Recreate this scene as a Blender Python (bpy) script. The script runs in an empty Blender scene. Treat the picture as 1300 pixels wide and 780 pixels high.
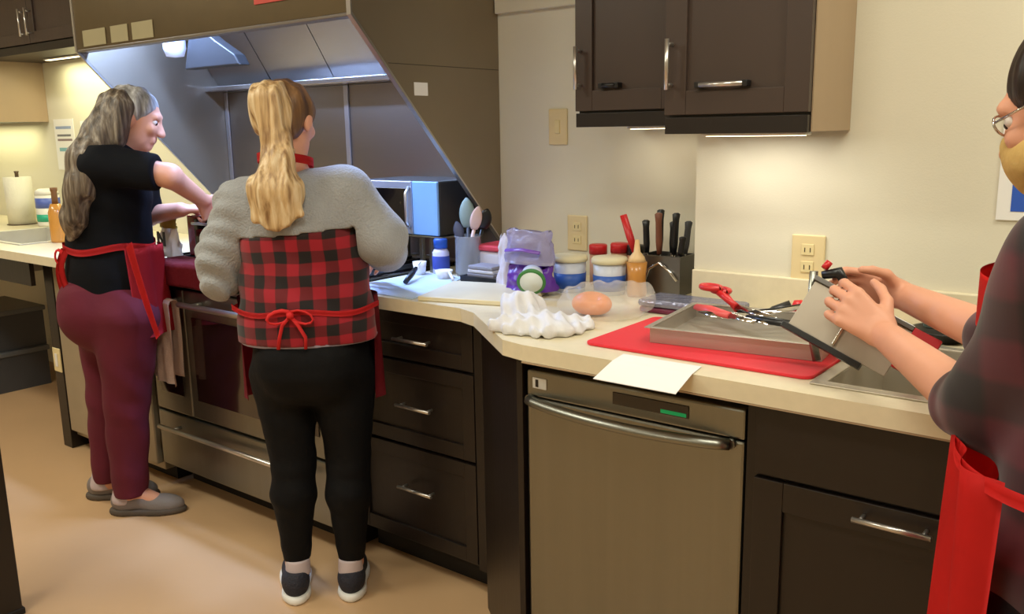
import bpy, bmesh, math, random
import numpy as np
from mathutils import Vector, Matrix, Euler, noise
random.seed(7)
PI = math.pi
SC = bpy.context.scene
C = SC.collection
# ------------------------------------------------------------------ camera, world, lights
YAW, PITCH, ROLL, CAM_H = math.radians(38.2), math.radians(11.4), math.radians(1.0), 1.40
F_ = Vector((-math.sin(YAW)*math.cos(PITCH), math.cos(YAW)*math.cos(PITCH), -math.sin(PITCH)))
R0 = Vector((math.cos(YAW), math.sin(YAW), 0)); U0 = R0.cross(F_)
R_ = math.cos(ROLL)*R0 - math.sin(ROLL)*U0; U_ = R_.cross(F_)
cd = bpy.data.cameras.new('camera'); cam = bpy.data.objects.new('camera', cd); C.objects.link(cam)
m = Matrix((R_, U_, -F_)).transposed().to_4x4(); m.translation = (0, 0, CAM_H); cam.matrix_world = m
cd.sensor_width = 36.0; cd.lens = 36.0*1120/1300; cd.clip_start = 0.02
SC.camera = cam
SC.view_settings.view_transform = 'Standard'; SC.view_settings.look = 'None'
SC.view_settings.gamma = 1; SC.view_settings.use_curve_mapping = False
SC.view_settings.exposure = 0.0
w = bpy.data.worlds.new('world'); SC.world = w; w.use_nodes = True
w.node_tree.nodes['Background'].inputs[0].default_value = (1.0, 0.94, 0.84, 1)
w.node_tree.nodes['Background'].inputs[1].default_value = 0.06
def area(name, loc, size, power, col, rot=(0, 0, 0), spread=180):
    l = bpy.data.lights.new(name, 'AREA'); l.shape = 'RECTANGLE'; l.size, l.size_y = size
    l.energy = power; l.color = col; l.spread = math.radians(spread)
    o = bpy.data.objects.new(name, l); o.location = loc; o.rotation_euler = rot; C.objects.link(o); return o
WARM = (0.97, 1.0, 0.86)
CEIL_LAMPS = [(-0.6, 0.55), (-2.7, 0.35), (-4.6, 0.75), (-1.4, -1.2), (0.30, 1.50)]
for i, (x, y) in enumerate(CEIL_LAMPS):
    area('ceiling_light_lamp', (x, y, 2.565), (0.9, 0.3), [18, 26, 21, 14, 14][i], WARM)
area('cabinet_light_lamp', (-0.87, 2.06, 1.372), (0.26, 0.05), 0.8, (1.0, .97, .86))
area('cabinet_light_lamp', (-1.28, 2.34, 1.395), (0.22, 0.05), 0.6, (1.0, .92, .76))
area('cabinet_light_lamp', (-4.45, 2.34, 1.80), (1.2, 0.05), 7, (1.0, .95, .55))
area('cabinet_light_lamp', (-5.85, 2.34, 1.475), (0.8, 0.05), 2.5, (1.0, .95, .55))
area('hood_light_lamp', (-2.35, 1.93, 1.955), (0.5, 0.07), 26, (0.36, .54, 1.0))
area('hood_light_lamp', (-3.2, 1.93, 1.955), (0.5, 0.07), 24, (0.36, .54, 1.0))

# ------------------------------------------------------------------ materials
def s2l(c):
    return tuple((v/255/12.92 if v/255 <= 0.04045 else ((v/255+0.055)/1.055)**2.4) for v in c)
_M = {}
def mat(name, rgb, rough=0.5, metal=0.0, var=0.06, scale=8.0, bump=0.0, bscale=60, stretch=(1, 1, 1), emit=0, alpha=1, trans=0, spec=0.5, coat=0, sheen=0):
    if name in _M: return _M[name]
    M = bpy.data.materials.new(name); M.use_nodes = True; nt = M.node_tree; N = nt.nodes; L = nt.links
    b = N['Principled BSDF']; col = s2l(rgb)
    tc = N.new('ShaderNodeTexCoord'); mp = N.new('ShaderNodeMapping'); mp.inputs['Scale'].default_value = stretch
    L.new(tc.outputs['Object'], mp.inputs[0])
    nz = N.new('ShaderNodeTexNoise'); nz.inputs['Scale'].default_value = scale; nz.inputs['Detail'].default_value = 4
    L.new(mp.outputs[0], nz.inputs[0])
    mx = N.new('ShaderNodeMix'); mx.data_type = 'RGBA'
    mx.inputs[6].default_value = tuple(max(0, c*(1-var*2)) for c in col)+(1,)
    mx.inputs[7].default_value = tuple(min(1, c*(1+var*2)) for c in col)+(1,)
    L.new(nz.outputs[0], mx.inputs[0]); L.new(mx.outputs[2], b.inputs['Base Color'])
    b.inputs['Roughness'].default_value = rough; b.inputs['Metallic'].default_value = metal
    b.inputs['Specular IOR Level'].default_value = spec
    if coat: b.inputs['Coat Weight'].default_value = coat
    if sheen: b.inputs['Sheen Weight'].default_value = sheen
    if trans: b.inputs['Transmission Weight'].default_value = trans
    if alpha < 1: b.inputs['Alpha'].default_value = alpha
    if emit:
        b.inputs['Emission Color'].default_value = col+(1,); b.inputs['Emission Strength'].default_value = emit
    if bump:
        n2 = N.new('ShaderNodeTexNoise'); n2.inputs['Scale'].default_value = bscale; n2.inputs['Detail'].default_value = 3
        L.new(mp.outputs[0], n2.inputs[0]); bp = N.new('ShaderNodeBump'); bp.inputs['Strength'].default_value = bump
        bp.inputs['Distance'].default_value = 0.01
        L.new(n2.outputs[0], bp.inputs['Height']); L.new(bp.outputs[0], b.inputs['Normal'])
    _M[name] = M; return M

def plaid_mat(name, red, black, size, turn=0.0, soft=0.12):
    if name in _M: return _M[name]
    M = bpy.data.materials.new(name); M.use_nodes = True; nt = M.node_tree; N = nt.nodes; L = nt.links
    b = N['Principled BSDF']; b.inputs['Roughness'].default_value = 0.85; b.inputs['Sheen Weight'].default_value = 0.2
    tc = N.new('ShaderNodeTexCoord'); mp = N.new('ShaderNodeMapping'); mp.inputs['Rotation'].default_value = (0, turn, 0)
    L.new(tc.outputs['Object'], mp.inputs[0])
    nz = N.new('ShaderNodeTexNoise'); nz.inputs['Scale'].default_value = 7
    L.new(mp.outputs[0], nz.inputs[0])
    off = N.new('ShaderNodeVectorMath'); off.operation = 'SCALE'; off.inputs[3].default_value = 0.02
    L.new(nz.outputs[1], off.inputs[0])
    add = N.new('ShaderNodeVectorMath'); add.operation = 'ADD'; L.new(mp.outputs[0], add.inputs[0]); L.new(off.outputs[0], add.inputs[1])
    sp = N.new('ShaderNodeSeparateXYZ'); L.new(add.outputs[0], sp.inputs[0])
    outs = []
    for ax in (0, 2):
        mu = N.new('ShaderNodeMath'); mu.operation = 'MULTIPLY'; mu.inputs[1].default_value = PI/size; L.new(sp.outputs[ax], mu.inputs[0])
        sn = N.new('ShaderNodeMath'); sn.operation = 'SINE'; L.new(mu.outputs[0], sn.inputs[0])
        mr = N.new('ShaderNodeMapRange'); mr.inputs[1].default_value = -soft; mr.inputs[2].default_value = soft
        L.new(sn.outputs[0], mr.inputs[0]); outs.append(mr.outputs[0])
    ad = N.new('ShaderNodeMath'); ad.operation = 'ADD'; L.new(outs[0], ad.inputs[0]); L.new(outs[1], ad.inputs[1])
    hf = N.new('ShaderNodeMath'); hf.operation = 'MULTIPLY'; hf.inputs[1].default_value = 0.5; L.new(ad.outputs[0], hf.inputs[0])
    cr = N.new('ShaderNodeValToRGB'); e = cr.color_ramp.elements
    e[0].color = s2l(black)+(1,); e[1].color = s2l(red)+(1,)
    k = e.new(0.5); k.color = tuple((a*0.62+c*0.38) for a, c in zip(s2l(black), s2l(red)))+(1,)
    L.new(hf.outputs[0], cr.inputs[0]); L.new(cr.outputs[0], b.inputs['Base Color'])
    _M[name] = M; return M

def hair_mat(name, c1, c2, c3, scale=30):
    if name in _M: return _M[name]
    M = bpy.data.materials.new(name); M.use_nodes = True; nt = M.node_tree; N = nt.nodes; L = nt.links
    b = N['Principled BSDF']; b.inputs['Roughness'].default_value = 0.45
    tc = N.new('ShaderNodeTexCoord'); mp = N.new('ShaderNodeMapping'); mp.inputs['Scale'].default_value = (1, 1, 0.09)
    L.new(tc.outputs['Object'], mp.inputs[0])
    nz = N.new('ShaderNodeTexNoise'); nz.inputs['Scale'].default_value = scale; nz.inputs['Detail'].default_value = 5
    L.new(mp.outputs[0], nz.inputs[0])
    cr = N.new('ShaderNodeValToRGB'); e = cr.color_ramp.elements
    e[0].position = 0.33; e[0].color = s2l(c1)+(1,); e[1].position = 0.7; e[1].color = s2l(c3)+(1,)
    k = e.new(0.5); k.color = s2l(c2)+(1,)
    L.new(nz.outputs[0], cr.inputs[0]); L.new(cr.outputs[0], b.inputs['Base Color'])
    bp = N.new('ShaderNodeBump'); bp.inputs['Strength'].default_value = 0.6; bp.inputs['Distance'].default_value = 0.01
    L.new(nz.outputs[0], bp.inputs['Height']); L.new(bp.outputs[0], b.inputs['Normal'])
    _M[name] = M; return M

wall_m = mat('wall_paint', (222, 216, 197), 0.75, var=0.015, scale=2, bump=0.05, bscale=200)
ceil_m = mat('ceiling_tile', (225, 215, 195), 0.9, bump=0.15, bscale=120)
floor_m = mat('floor_vinyl', (203, 165, 124), 0.42, var=0.07, scale=1.6, bump=0.03, bscale=40)
dark_m = mat('dark_wood', (28, 20, 16), 0.38, var=0.12, scale=5, stretch=(1, 1, .12), bump=0.05, bscale=60)
darkdr_m = mat('dark_wood_door', (66, 52, 45), 0.4, var=0.1, scale=5, stretch=(1, 1, .12), bump=0.05, bscale=60)
side_m = mat('tan_cabinet_side', (170, 146, 118), 0.5, var=0.05, scale=6, stretch=(1, 1, .1))
toe_m = mat('toe_black', (20, 16, 14), 0.7)
top_m = mat('worktop_laminate', (226, 214, 184), 0.35, var=0.04, scale=40)
steel_m = mat('brushed_steel', (140, 140, 132), 0.36, metal=1.0, var=0.04, scale=30, stretch=(1, 1, .03), bump=0.02, bscale=200)
steelh_m = mat('hood_steel', (150, 142, 134), 0.36, metal=1.0, var=0.08, scale=6, stretch=(.2, 1, 1))
panel_m = mat('hood_panel_steel', (158, 146, 128), 0.45, metal=0.85, var=0.05, scale=3)
chrome_m = mat('chrome', (215, 212, 208), 0.15, metal=1.0)
satin_m = mat('satin_handle', (205, 200, 195), 0.3, metal=0.9)
black_m = mat('black_plastic', (22, 22, 24), 0.35)
blackg_m = mat('black_glass', (16, 12, 12), 0.08, coat=0.5)
white_m = mat('white_plastic', (232, 230, 226), 0.4)
paper_m = mat('white_paper', (238, 236, 234), 0.8, var=0.01)
cream_m = mat('cream_plastic', (228, 210, 160), 0.45)
red_m = mat('red_mat_silicone', (226, 40, 56), 0.5, var=0.03)
redp_m = mat('red_plastic', (205, 38, 42), 0.35)
dred_m = mat('dark_red_enamel', (128, 16, 30), 0.25, coat=0.5)
apron_m = mat('red_apron_cloth', (206, 30, 32), 0.8, var=0.1, scale=10, bump=0.3, bscale=14)
skin_m = mat('skin', (222, 160, 132), 0.5, var=0.06, scale=14)
grey_m = mat('grey_plastic', (70, 71, 76), 0.5)

# ------------------------------------------------------------------ object helpers
def set_props(o, label=None, cat=None, group=None, kind=None):
    if label: o['label'] = label
    if cat: o['category'] = cat
    if group: o['group'] = group
    if kind: o['kind'] = kind
    return o
def thing(name, label, cat, loc=(0, 0, 0), rotz=0, group=None):
    o = bpy.data.objects.new(name, None); C.objects.link(o); o.empty_display_size = 0.1
    o.location = loc; o.rotation_euler = (0, 0, rotz); return set_props(o, label, cat, group)
def world_of(o):
    mw = Matrix.Identity(4)
    while o is not None:
        mw = (Matrix.Translation(o.location) @ o.rotation_euler.to_matrix().to_4x4()) @ mw; o = o.parent
    return mw
class MB:
    """collects solids in world (or thing-local) coordinates and links them as one mesh"""
    def __init__(s): s.bm = bmesh.new()
    def _tag(s): return set(s.bm.verts)
    def _xf(s, before, M):
        vs = [v for v in s.bm.verts if v not in before]
        bmesh.ops.transform(s.bm, matrix=M, verts=vs); return vs
    def box(s, a, b, bev=0.0, seg=2, M=None):
        a = Vector(a); b = Vector(b); n0 = s._tag()
        r = bmesh.ops.create_cube(s.bm, size=1.0)
        d = b-a
        bmesh.ops.transform(s.bm, matrix=Matrix.Translation((a+b)/2) @ Matrix.Diagonal((abs(d.x), abs(d.y), abs(d.z), 1)), verts=r['verts'])
        if bev:
            es = list({e for v in r['verts'] for e in v.link_edges})
            bmesh.ops.bevel(s.bm, geom=es, offset=min(bev, min(abs(d.x), abs(d.y), abs(d.z))*0.45), segments=seg, affect='EDGES', profile=0.5)
        if M is not None: s._xf(n0, M)
        return s
    def prism(s, pts, vec, bev=0.0):
        """closed polygon pts (3-D, planar) extruded along vec"""
        n0 = s._tag()
        vs = [s.bm.verts.new(p) for p in pts]; f = s.bm.faces.new(vs)
        r = bmesh.ops.extrude_face_region(s.bm, geom=[f])
        nv = [g for g in r['geom'] if isinstance(g, bmesh.types.BMVert)]
        bmesh.ops.translate(s.bm, verts=nv, vec=Vector(vec))
        allv = [v for v in s.bm.verts if v not in n0]
        fs = list({f for v in allv for f in v.link_faces})
        bmesh.ops.recalc_face_normals(s.bm, faces=fs)
        if bev:
            es = list({e for v in allv for e in v.link_edges})
            bmesh.ops.bevel(s.bm, geom=es, offset=bev, segments=2, affect='EDGES', profile=0.5)
        return s
    def tube(s, pts, r, seg=12, rs=None, caps=True, flat=1.0):
        pts = [Vector(p) for p in pts]; rings = []
        up = None
        for i, p in enumerate(pts):
            d = (pts[min(i+1, len(pts)-1)]-pts[max(i-1, 0)]).normalized()
            if up is None: up = d.orthogonal().normalized()
            up = (up-d*up.dot(d)).normalized(); sd = d.cross(up)
            rr = rs[i] if rs else r
            rings.append([s.bm.verts.new(p+up*math.cos(2*PI*k/seg)*rr+sd*math.sin(2*PI*k/seg)*rr*flat) for k in range(seg)])
        for a, b in zip(rings, rings[1:]):
            for k in range(seg):
                f = s.bm.faces.new((a[k], a[(k+1) % seg], b[(k+1) % seg], b[k])); f.smooth = True
        if caps:
            s.bm.faces.new(list(reversed(rings[0]))); s.bm.faces.new(rings[-1])
        return s
    def lathe(s, prof, c=(0, 0, 0), seg=28, M=None, sx=1, sy=1):
        """prof: list of (r, z)"""
        n0 = s._tag(); c = Vector(c); rings = []
        for r, z in prof:
            if r < 1e-5: rings.append([s.bm.verts.new(c+Vector((0, 0, z)))])
            else: rings.append([s.bm.verts.new(c+Vector((math.cos(2*PI*k/seg)*r*sx, math.sin(2*PI*k/seg)*r*sy, z))) for k in range(seg)])
        for a, b in zip(rings, rings[1:]):
            for k in range(seg):
                k2 = (k+1) % seg
                q = [a[k % len(a)], a[k2 % len(a)], b[k2 % len(b)], b[k % len(b)]]
                q = [v for i, v in enumerate(q) if v not in q[:i]]
                if len(q) > 2:
                    f = s.bm.faces.new(q); f.smooth = True
        if M is not None: s._xf(n0, M)
        return s
    def grid(s, fn, nu, nv, thick=0.0):
        vs = [[s.bm.verts.new(fn(i/nu, j/nv)) for j in range(nv+1)] for i in range(nu+1)]
        fs = []
        for i in range(nu):
            for j in range(nv):
                f = s.bm.faces.new((vs[i][j], vs[i+1][j], vs[i+1][j+1], vs[i][j+1])); f.smooth = True; fs.append(f)
        if thick: bmesh.ops.solidify(s.bm, geom=fs, thickness=thick)
        return s
    def build(s, name, m, parent=None, origin=None, local=False, smooth=None):
        me = bpy.data.meshes.new(name)
        bmesh.ops.recalc_face_normals(s.bm, faces=s.bm.faces[:])
        o = bpy.data.objects.new(name, me); C.objects.link(o)
        if parent is not None:
            o.parent = parent
            if not local: bmesh.ops.transform(s.bm, matrix=world_of(parent).inverted(), verts=s.bm.verts[:])
        else:
            if origin is None:
                co = [v.co for v in s.bm.verts]
                origin = Vector((sum(c.x for c in co)/len(co), sum(c.y for c in co)/len(co), min(c.z for c in co)))
            origin = Vector(origin)
            bmesh.ops.translate(s.bm, vec=-origin, verts=s.bm.verts[:]); o.location = origin
        if smooth is not None:
            for f in s.bm.faces: f.smooth = smooth
        s.bm.to_mesh(me); s.bm.free(); me.materials.append(m)
        return o
def struct(o): o['kind'] = 'structure'; return o

# ------------------------------------------------------------------ implicit bodies (smooth union + surface nets)
def surface_nets(F, org, h):
    s = F < 0; nx, ny, nz = F.shape
    acc = np.zeros((nx-1, ny-1, nz-1, 3), np.float32); cnt = np.zeros((nx-1, ny-1, nz-1), np.int16)
    cor = [(a, b, c) for a in (0, 1) for b in (0, 1) for c in (0, 1)]
    def sub(A, c): return A[c[0]:nx-1+c[0], c[1]:ny-1+c[1], c[2]:nz-1+c[2]]
    sgn = [sub(s, c) for c in cor]; tot = sum(x.astype(np.int8) for x in sgn); mixed = (tot > 0) & (tot < 8)
    idx = np.argwhere(mixed); P = np.zeros((len(idx), 3), np.float32); n = np.zeros(len(idx), np.float32)
    I, J, K = idx.T
    for ax in range(3):
        for c in cor:
            if c[ax]: continue
            d = list(c); d[ax] = 1
            f0 = F[I+c[0], J+c[1], K+c[2]]; f1 = F[I+d[0], J+d[1], K+d[2]]
            cr = (f0 < 0) != (f1 < 0); t = np.where(cr, f0/np.where(cr, f0-f1, 1), 0)
            q = np.tile(np.array(c, np.float32), (len(idx), 1)); q[:, ax] = t
            P += np.where(cr[:, None], q, 0); n += cr
    P = (P/n[:, None]+idx)*h+np.array(org)
    ID = -np.ones(mixed.shape, np.int64); ID[I, J, K] = np.arange(len(idx))
    faces = []
    for ax in range(3):
        a = np.moveaxis(s, ax, 0); x = a[:-1] != a[1:]
        x = np.moveaxis(x, 0, ax)
        e = np.argwhere(x); o1, o2 = [(1, 2), (2, 0), (0, 1)][ax]
        ok = (e[:, o1] > 0) & (e[:, o2] > 0) & (e[:, o1] < F.shape[o1]-1) & (e[:, o2] < F.shape[o2]-1); e = e[ok]
        def g(da, db):
            q = e.copy(); q[:, o1] -= da; q[:, o2] -= db; return ID[q[:, 0], q[:, 1], q[:, 2]]
        quad = np.stack([g(1, 1), g(0, 1), g(0, 0), g(1, 0)], 1)
        fl = s[e[:, 0], e[:, 1], e[:, 2]]
        quad = np.where(fl[:, None], quad, quad[:, ::-1]); faces.append(quad)
    return P, np.concatenate(faces)
def rc(a, b, ra, rb, k=0.02): return ('c', np.array(a, float), np.array(b, float), ra, rb, k)
def el(c, r, rot=None, k=0.02, carve=False): return ('x' if carve else 'e', np.array(c, float), np.array(r, float), rot, 0, k)
def inflate(prims, d):
    out = []
    for p in prims:
        if p[0] == 'c': out.append(('c', p[1], p[2], p[3]+d, p[4]+d, p[5]))
        elif p[0] == 'e': out.append(('e', p[1], p[2]+d, p[3], 0, p[5]))
    return out
def sdf(name, prims, m, parent, h=0.006, cuts=(), disp=None, hollow=0.0):
    lo = np.full(3, 1e9); hi = -lo
    for p in prims:
        if p[0] == 'c':
            for q, r in ((p[1], p[3]), (p[2], p[4])): lo = np.minimum(lo, q-r); hi = np.maximum(hi, q+r)
        elif p[0] == 'e':
            r = p[2].max(); lo = np.minimum(lo, p[1]-r); hi = np.maximum(hi, p[1]+r)
    lo -= 0.03; hi += 0.03
    for pt, nn in cuts:      # axis-aligned trims shrink the grid
        pt = np.array(pt, float); nn = np.array(nn, float)
        for ax in range(3):
            if abs(abs(nn[ax])-1) < 1e-6:
                if nn[ax] > 0: hi[ax] = min(hi[ax], pt[ax]+0.02)
                else: lo[ax] = max(lo[ax], pt[ax]-0.02)
    n = np.maximum(((hi-lo)/h).astype(int)+2, 4)
    ax = [lo[i]+np.arange(n[i])*h for i in range(3)]
    F = np.full(n, 0.08, np.float32)
    for p in prims:
        mg = 0.07
        if p[0] == 'c': a = np.minimum(p[1]-p[3], p[2]-p[4])-mg; b = np.maximum(p[1]+p[3], p[2]+p[4])+mg
        else: a = p[1]-p[2].max()-mg; b = p[1]+p[2].max()+mg
        i0 = np.clip(((a-lo)/h).astype(int), 0, n); i1 = np.clip(((b-lo)/h).astype(int)+1, 0, n)
        if (i1 <= i0).any(): continue
        sl = tuple(slice(i0[k], i1[k]) for k in range(3))
        X = ax[0][sl[0]][:, None, None].astype(np.float32); Y = ax[1][sl[1]][None, :, None].astype(np.float32); Z = ax[2][sl[2]][None, None, :].astype(np.float32)
        if p[0] == 'c':
            d = p[2]-p[1]; L2 = float(d @ d)+1e-9
            t = np.clip(((X-p[1][0])*d[0]+(Y-p[1][1])*d[1]+(Z-p[1][2])*d[2])/L2, 0, 1)
            D = np.sqrt((X-p[1][0]-t*d[0])**2+(Y-p[1][1]-t*d[1])**2+(Z-p[1][2]-t*d[2])**2)-(p[3]+(p[4]-p[3])*t)
        else:
            q = [X-p[1][0], Y-p[1][1], Z-p[1][2]]
            if p[3] is not None:
                Rm = np.array(p[3]).T; q = [Rm[i][0]*q[0]+Rm[i][1]*q[1]+Rm[i][2]*q[2] for i in range(3)]
            r = p[2]; k0 = np.sqrt((q[0]/r[0])**2+(q[1]/r[1])**2+(q[2]/r[2])**2)
            k1 = np.sqrt((q[0]/r[0]**2)**2+(q[1]/r[1]**2)**2+(q[2]/r[2]**2)**2)+1e-6
            D = k0*(k0-1)/k1
        D = D.astype(np.float32); G = F[sl]; k = p[5]
        if p[0] == 'x': F[sl] = np.maximum(G, -D)
        else:
            hh = np.clip(0.5+0.5*(G-D)/k, 0, 1); F[sl] = G+(D-G)*hh-k*hh*(1-hh)
    X = ax[0][:, None, None]; Y = ax[1][None, :, None]; Z = ax[2][None, None, :]
    if disp is not None: F = F+disp(X, Y, Z).astype(np.float32)
    for pt, nn in cuts:
        F = np.maximum(F, ((X-pt[0])*nn[0]+(Y-pt[1])*nn[1]+(Z-pt[2])*nn[2]).astype(np.float32))
    F[0] = F[-1] = 0.05; F[:, 0] = F[:, -1] = 0.05; F[:, :, 0] = F[:, :, -1] = 0.05
    V, Q = surface_nets(F, lo, h)
    me = bpy.data.meshes.new(name); me.from_pydata(V.tolist(), [], Q.tolist())
    me.polygons.foreach_set('use_smooth', np.ones(len(Q), bool)); me.materials.append(m)
    bm = bmesh.new(); bm.from_mesh(me); bmesh.ops.smooth_vert(bm, verts=bm.verts, factor=0.4, use_axis_x=True, use_axis_y=True, use_axis_z=True)
    bm.to_mesh(me); bm.free()
    o = bpy.data.objects.new(name, me); C.objects.link(o)
    if parent is not None: o.parent = parent
    return o
def wrinkle(amp, fx=18, fz=40, seed=0.0):
    def f(X, Y, Z):
        return amp*(np.sin(fx*X+2.3*np.sin(fz*0.35*Z+seed)+seed)*np.sin(fz*Z+1.7*np.sin(fx*0.8*Y+seed)+2*X*fx*0.5)
                    + 0.5*np.sin(fx*2.1*Y+fz*0.6*Z+seed*2))
    return f
def strands(amp, f=150, sway=1.5):
    def g(X, Y, Z):
        ph = sway*np.sin(11*Z)
        return amp*(np.sin(f*X+ph)+0.7*np.sin(f*0.53*X-1.7*ph+1)+0.6*np.sin(f*0.9*Y+ph))
    return g
def unit(v): v = np.array(v, float); return v/np.linalg.norm(v)
def hand(wr, D, Nn, T, curl=(35, 45, 30), s=1.0, tcurl=0.4, splay=0.12, k=0.004):
    """wr wrist, D finger direction, Nn palm normal (fingers curl towards it), T thumb side"""
    wr = np.array(wr, float); D = unit(D); Nn = unit(np.array(Nn)-D*np.dot(Nn, D)); T = unit(np.array(T)-D*np.dot(T, D)-Nn*np.dot(T, Nn))
    P = []
    lens = [(.040, .024, .019), (.044, .028, .020), (.041, .026, .019), (.032, .020, .017)]
    off = [.030, .010, -.011, -.030]; kn = [.082, .086, .082, .074]
    for i in range(4):
        k0 = wr+T*off[i]*0.55*s+D*.012*s; k1 = wr+T*off[i]*s+D*kn[i]*s
        P.append(rc(k0, k1, .013*s, .0105*s, .012))
        d = unit(D+T*(1.5-i)*splay); a = 0; p = k1
        for j in range(3):
            a += math.radians(curl[j]*(1+0.08*i)); q = p+(d*math.cos(a)+Nn*math.sin(a))*lens[i][j]*s
            P.append(rc(p, q, (.0092-.0009*j-.0005*(i == 3))*s, (.0086-.0010*j-.0005*(i == 3))*s, k)); p = q
    b = wr+T*.020*s+D*.015*s+Nn*.006*s
    a1 = b+(T*.75+D*.55+Nn*.35)*.042*s; a2 = a1+(T*(.55-tcurl)+D*.75+Nn*(.35+tcurl))*.033*s; a3 = a2+(T*(.3-tcurl)+D*.8+Nn*(.3+tcurl))*.024*s
    P += [rc(b, a1, .0155*s, .0115*s, .014), rc(a1, a2, .0105*s, .0095*s, k), rc(a2, a3, .0093*s, .0078*s, k)]
    return P
def frame(fwd, up=(0, 0, 1)):
    f = unit(fwd); r = unit(np.cross(f, up)); u = np.cross(r, f); return np.stack([r, f, u], 1)  # columns right, fwd, up
def head(c, fwd, s=1.0, up=(0, 0, 1)):
    R = frame(fwd, up); c = np.array(c, float); W = lambda x, y, z: c+R @ (np.array([x, y, z])*s)
    Pr = [el(W(0, -.012, .022), np.array([.073, .090, .080])*s, R, .02),
          el(W(0, .022, -.035), np.array([.056, .062, .072])*s, R, .03),
          rc(W(0, .060, -.088), W(0, .050, -.080), .022*s, .030*s, .03),
          rc(W(0, .082, .012), W(0, .104, -.028), .008*s, .013*s, .012),
          rc(W(-.010, .096, -.030), W(.010, .096, -.030), .009*s, .009*s, .008),
          rc(W(-.034, .074, .028), W(.034, .074, .028), .010*s, .010*s, .018),
          rc(W(-.020, .082, -.054), W(.020, .082, -.054), .0075*s, .0075*s, .008),
          rc(W(-.017, .081, -.065), W(.017, .081, -.065), .008*s, .008*s, .008)]
    for sx in (-1, 1):
        Pr += [el(W(sx*.031, .072, -.018), np.array([.022, .016, .018])*s, R, .02),
               el(W(sx*.075, -.005, -.010), np.array([.010, .019, .032])*s, R, .008)]
    ey = [W(sx*.031, .074, .008) for sx in (-1, 1)]
    Pr += [el(e, np.array([.017, .012, .011])*s, R, .01, carve=True) for e in ey]
    return Pr, ey, R, W
def eyes(ey, R, s, parent):
    for e in ey:
        b = MB(); bmesh.ops.create_uvsphere(b.bm, u_segments=14, v_segments=10, radius=.0118*s)
        bmesh.ops.translate(b.bm, verts=b.bm.verts[:], vec=Vector(e-R[:, 1]*.004*s))
        q = b.build('eye', mat('eye_white', (215, 205, 198), 0.3), parent, local=True, smooth=True)
        b = MB(); bmesh.ops.create_uvsphere(b.bm, u_segments=12, v_segments=8, radius=.0068*s)
        bmesh.ops.translate(b.bm, verts=b.bm.verts[:], vec=Vector(e+R[:, 1]*.0036*s-R[:, 2]*.003*s))
        b.build('iris', mat('iris_brown', (46, 32, 26), 0.2), q, local=True, smooth=True)

# ================================================================== the room
XL, XR, YF, ZC = -6.6, 1.6, -2.6, 2.6
YB, YJ, XJ = 2.46, 2.20, -1.09          # back wall, the part of it that stands forward, and where it starts
struct(MB().box((XL-.1, YF-.1, -.06), (XR+.1, YB+.1, 0)).build('floor', floor_m))
struct(MB().box((XL-.1, YF-.1, ZC), (XR+.1, YB+.1, ZC+.06)).build('ceiling', ceil_m))
struct(MB().box((XL-.1, YB, 0), (XR+.1, YB+.1, ZC)).build('wall_back', wall_m))
struct(MB().box((XJ, YJ, 0), (XR, YB-.0005, ZC)).build('wall_back_right', wall_m))
struct(MB().box((XL-.1, YF, 0), (XL, YB, ZC)).build('wall_left', wall_m))
struct(MB().box((XR, YF, 0), (XR+.1, YB, ZC)).build('wall_right', wall_m))
struct(MB().box((XL-.1, YF-.1, 0), (XR+.1, YF, ZC)).build('wall_front', wall_m))
struct(MB().box((-1.973, YB-.022, 1.785), (-1.405, YB, 1.84), .003).build('trim_1', wall_m))
struct(MB().box((XJ+.001, YJ-.016, .9145), (.38, YJ, 1.015), .003).build('trim_2', top_m))
for i, (x, y) in enumerate(CEIL_LAMPS):
    t = thing('ceiling_light', ['flat ceiling light panel above the aisle beside the sink', 'flat ceiling light panel above the aisle by the range', 'flat ceiling light panel at the far left of the ceiling', 'flat ceiling light panel farthest behind the viewer', 'flat ceiling light panel above the right sink'][i], 'ceiling light', (x, y, ZC), 0, 'ceiling light panels')
    MB().box((x-.5, y-.2, ZC-.03), (x+.5, y+.2, ZC-.0005), .004).build('housing', white_m, t)
    MB().box((x-.46, y-.16, ZC-.034), (x+.46, y+.16, ZC-.0305)).build('diffuser', mat('lamp_glow', (255, 225, 180), emit=3), t)

# door jamb of dark wood at the near left
tj = thing('dark_wood_post', 'dark brown wooden post standing at the left foreground', 'post', (-2.70, .93, 0))
MB().box((-2.78, .78, .0), (-2.66, .985, 1.0), .004).build('shaft', dark_m, tj)
MB().box((-2.785, .775, 0), (-2.655, .990, .02), .003).build('base_shoe', toe_m, tj)

# ------------------------------------------------------------------ worktop
t = thing('worktop', 'cream laminate worktop running right with an angled step, past the dishwasher to the sink', 'worktop', (-.9, 1.9, .876))
Z0, Z1 = .876, .914
SK = (-.535, -.06, 1.64, 2.03)   # right sink hole x0,x1,y0,y1
b = MB()
b.prism([(-2.14, 1.80, Z0), (-1.60, 1.80, Z0), (-1.53, 1.775, Z0), (-1.27, 1.575, Z0), (-1.20, 1.56, Z0), (SK[0], 1.555, Z0), (SK[0], YJ, Z0), (XJ, YJ, Z0), (XJ, YB, Z0), (-2.14, YB, Z0)], (0, 0, Z1-Z0))
b.prism([(SK[0], 1.555, Z0), (.40, 1.555, Z0), (.40, SK[2], Z0), (SK[0], SK[2], Z0)], (0, 0, Z1-Z0))
b.prism([(SK[0], SK[3], Z0), (.40, SK[3], Z0), (.40, YJ, Z0), (SK[0], YJ, Z0)], (0, 0, Z1-Z0))
b.prism([(SK[1], SK[2], Z0), (.40, SK[2], Z0), (.40, SK[3], Z0), (SK[1], SK[3], Z0)], (0, 0, Z1-Z0))
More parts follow.
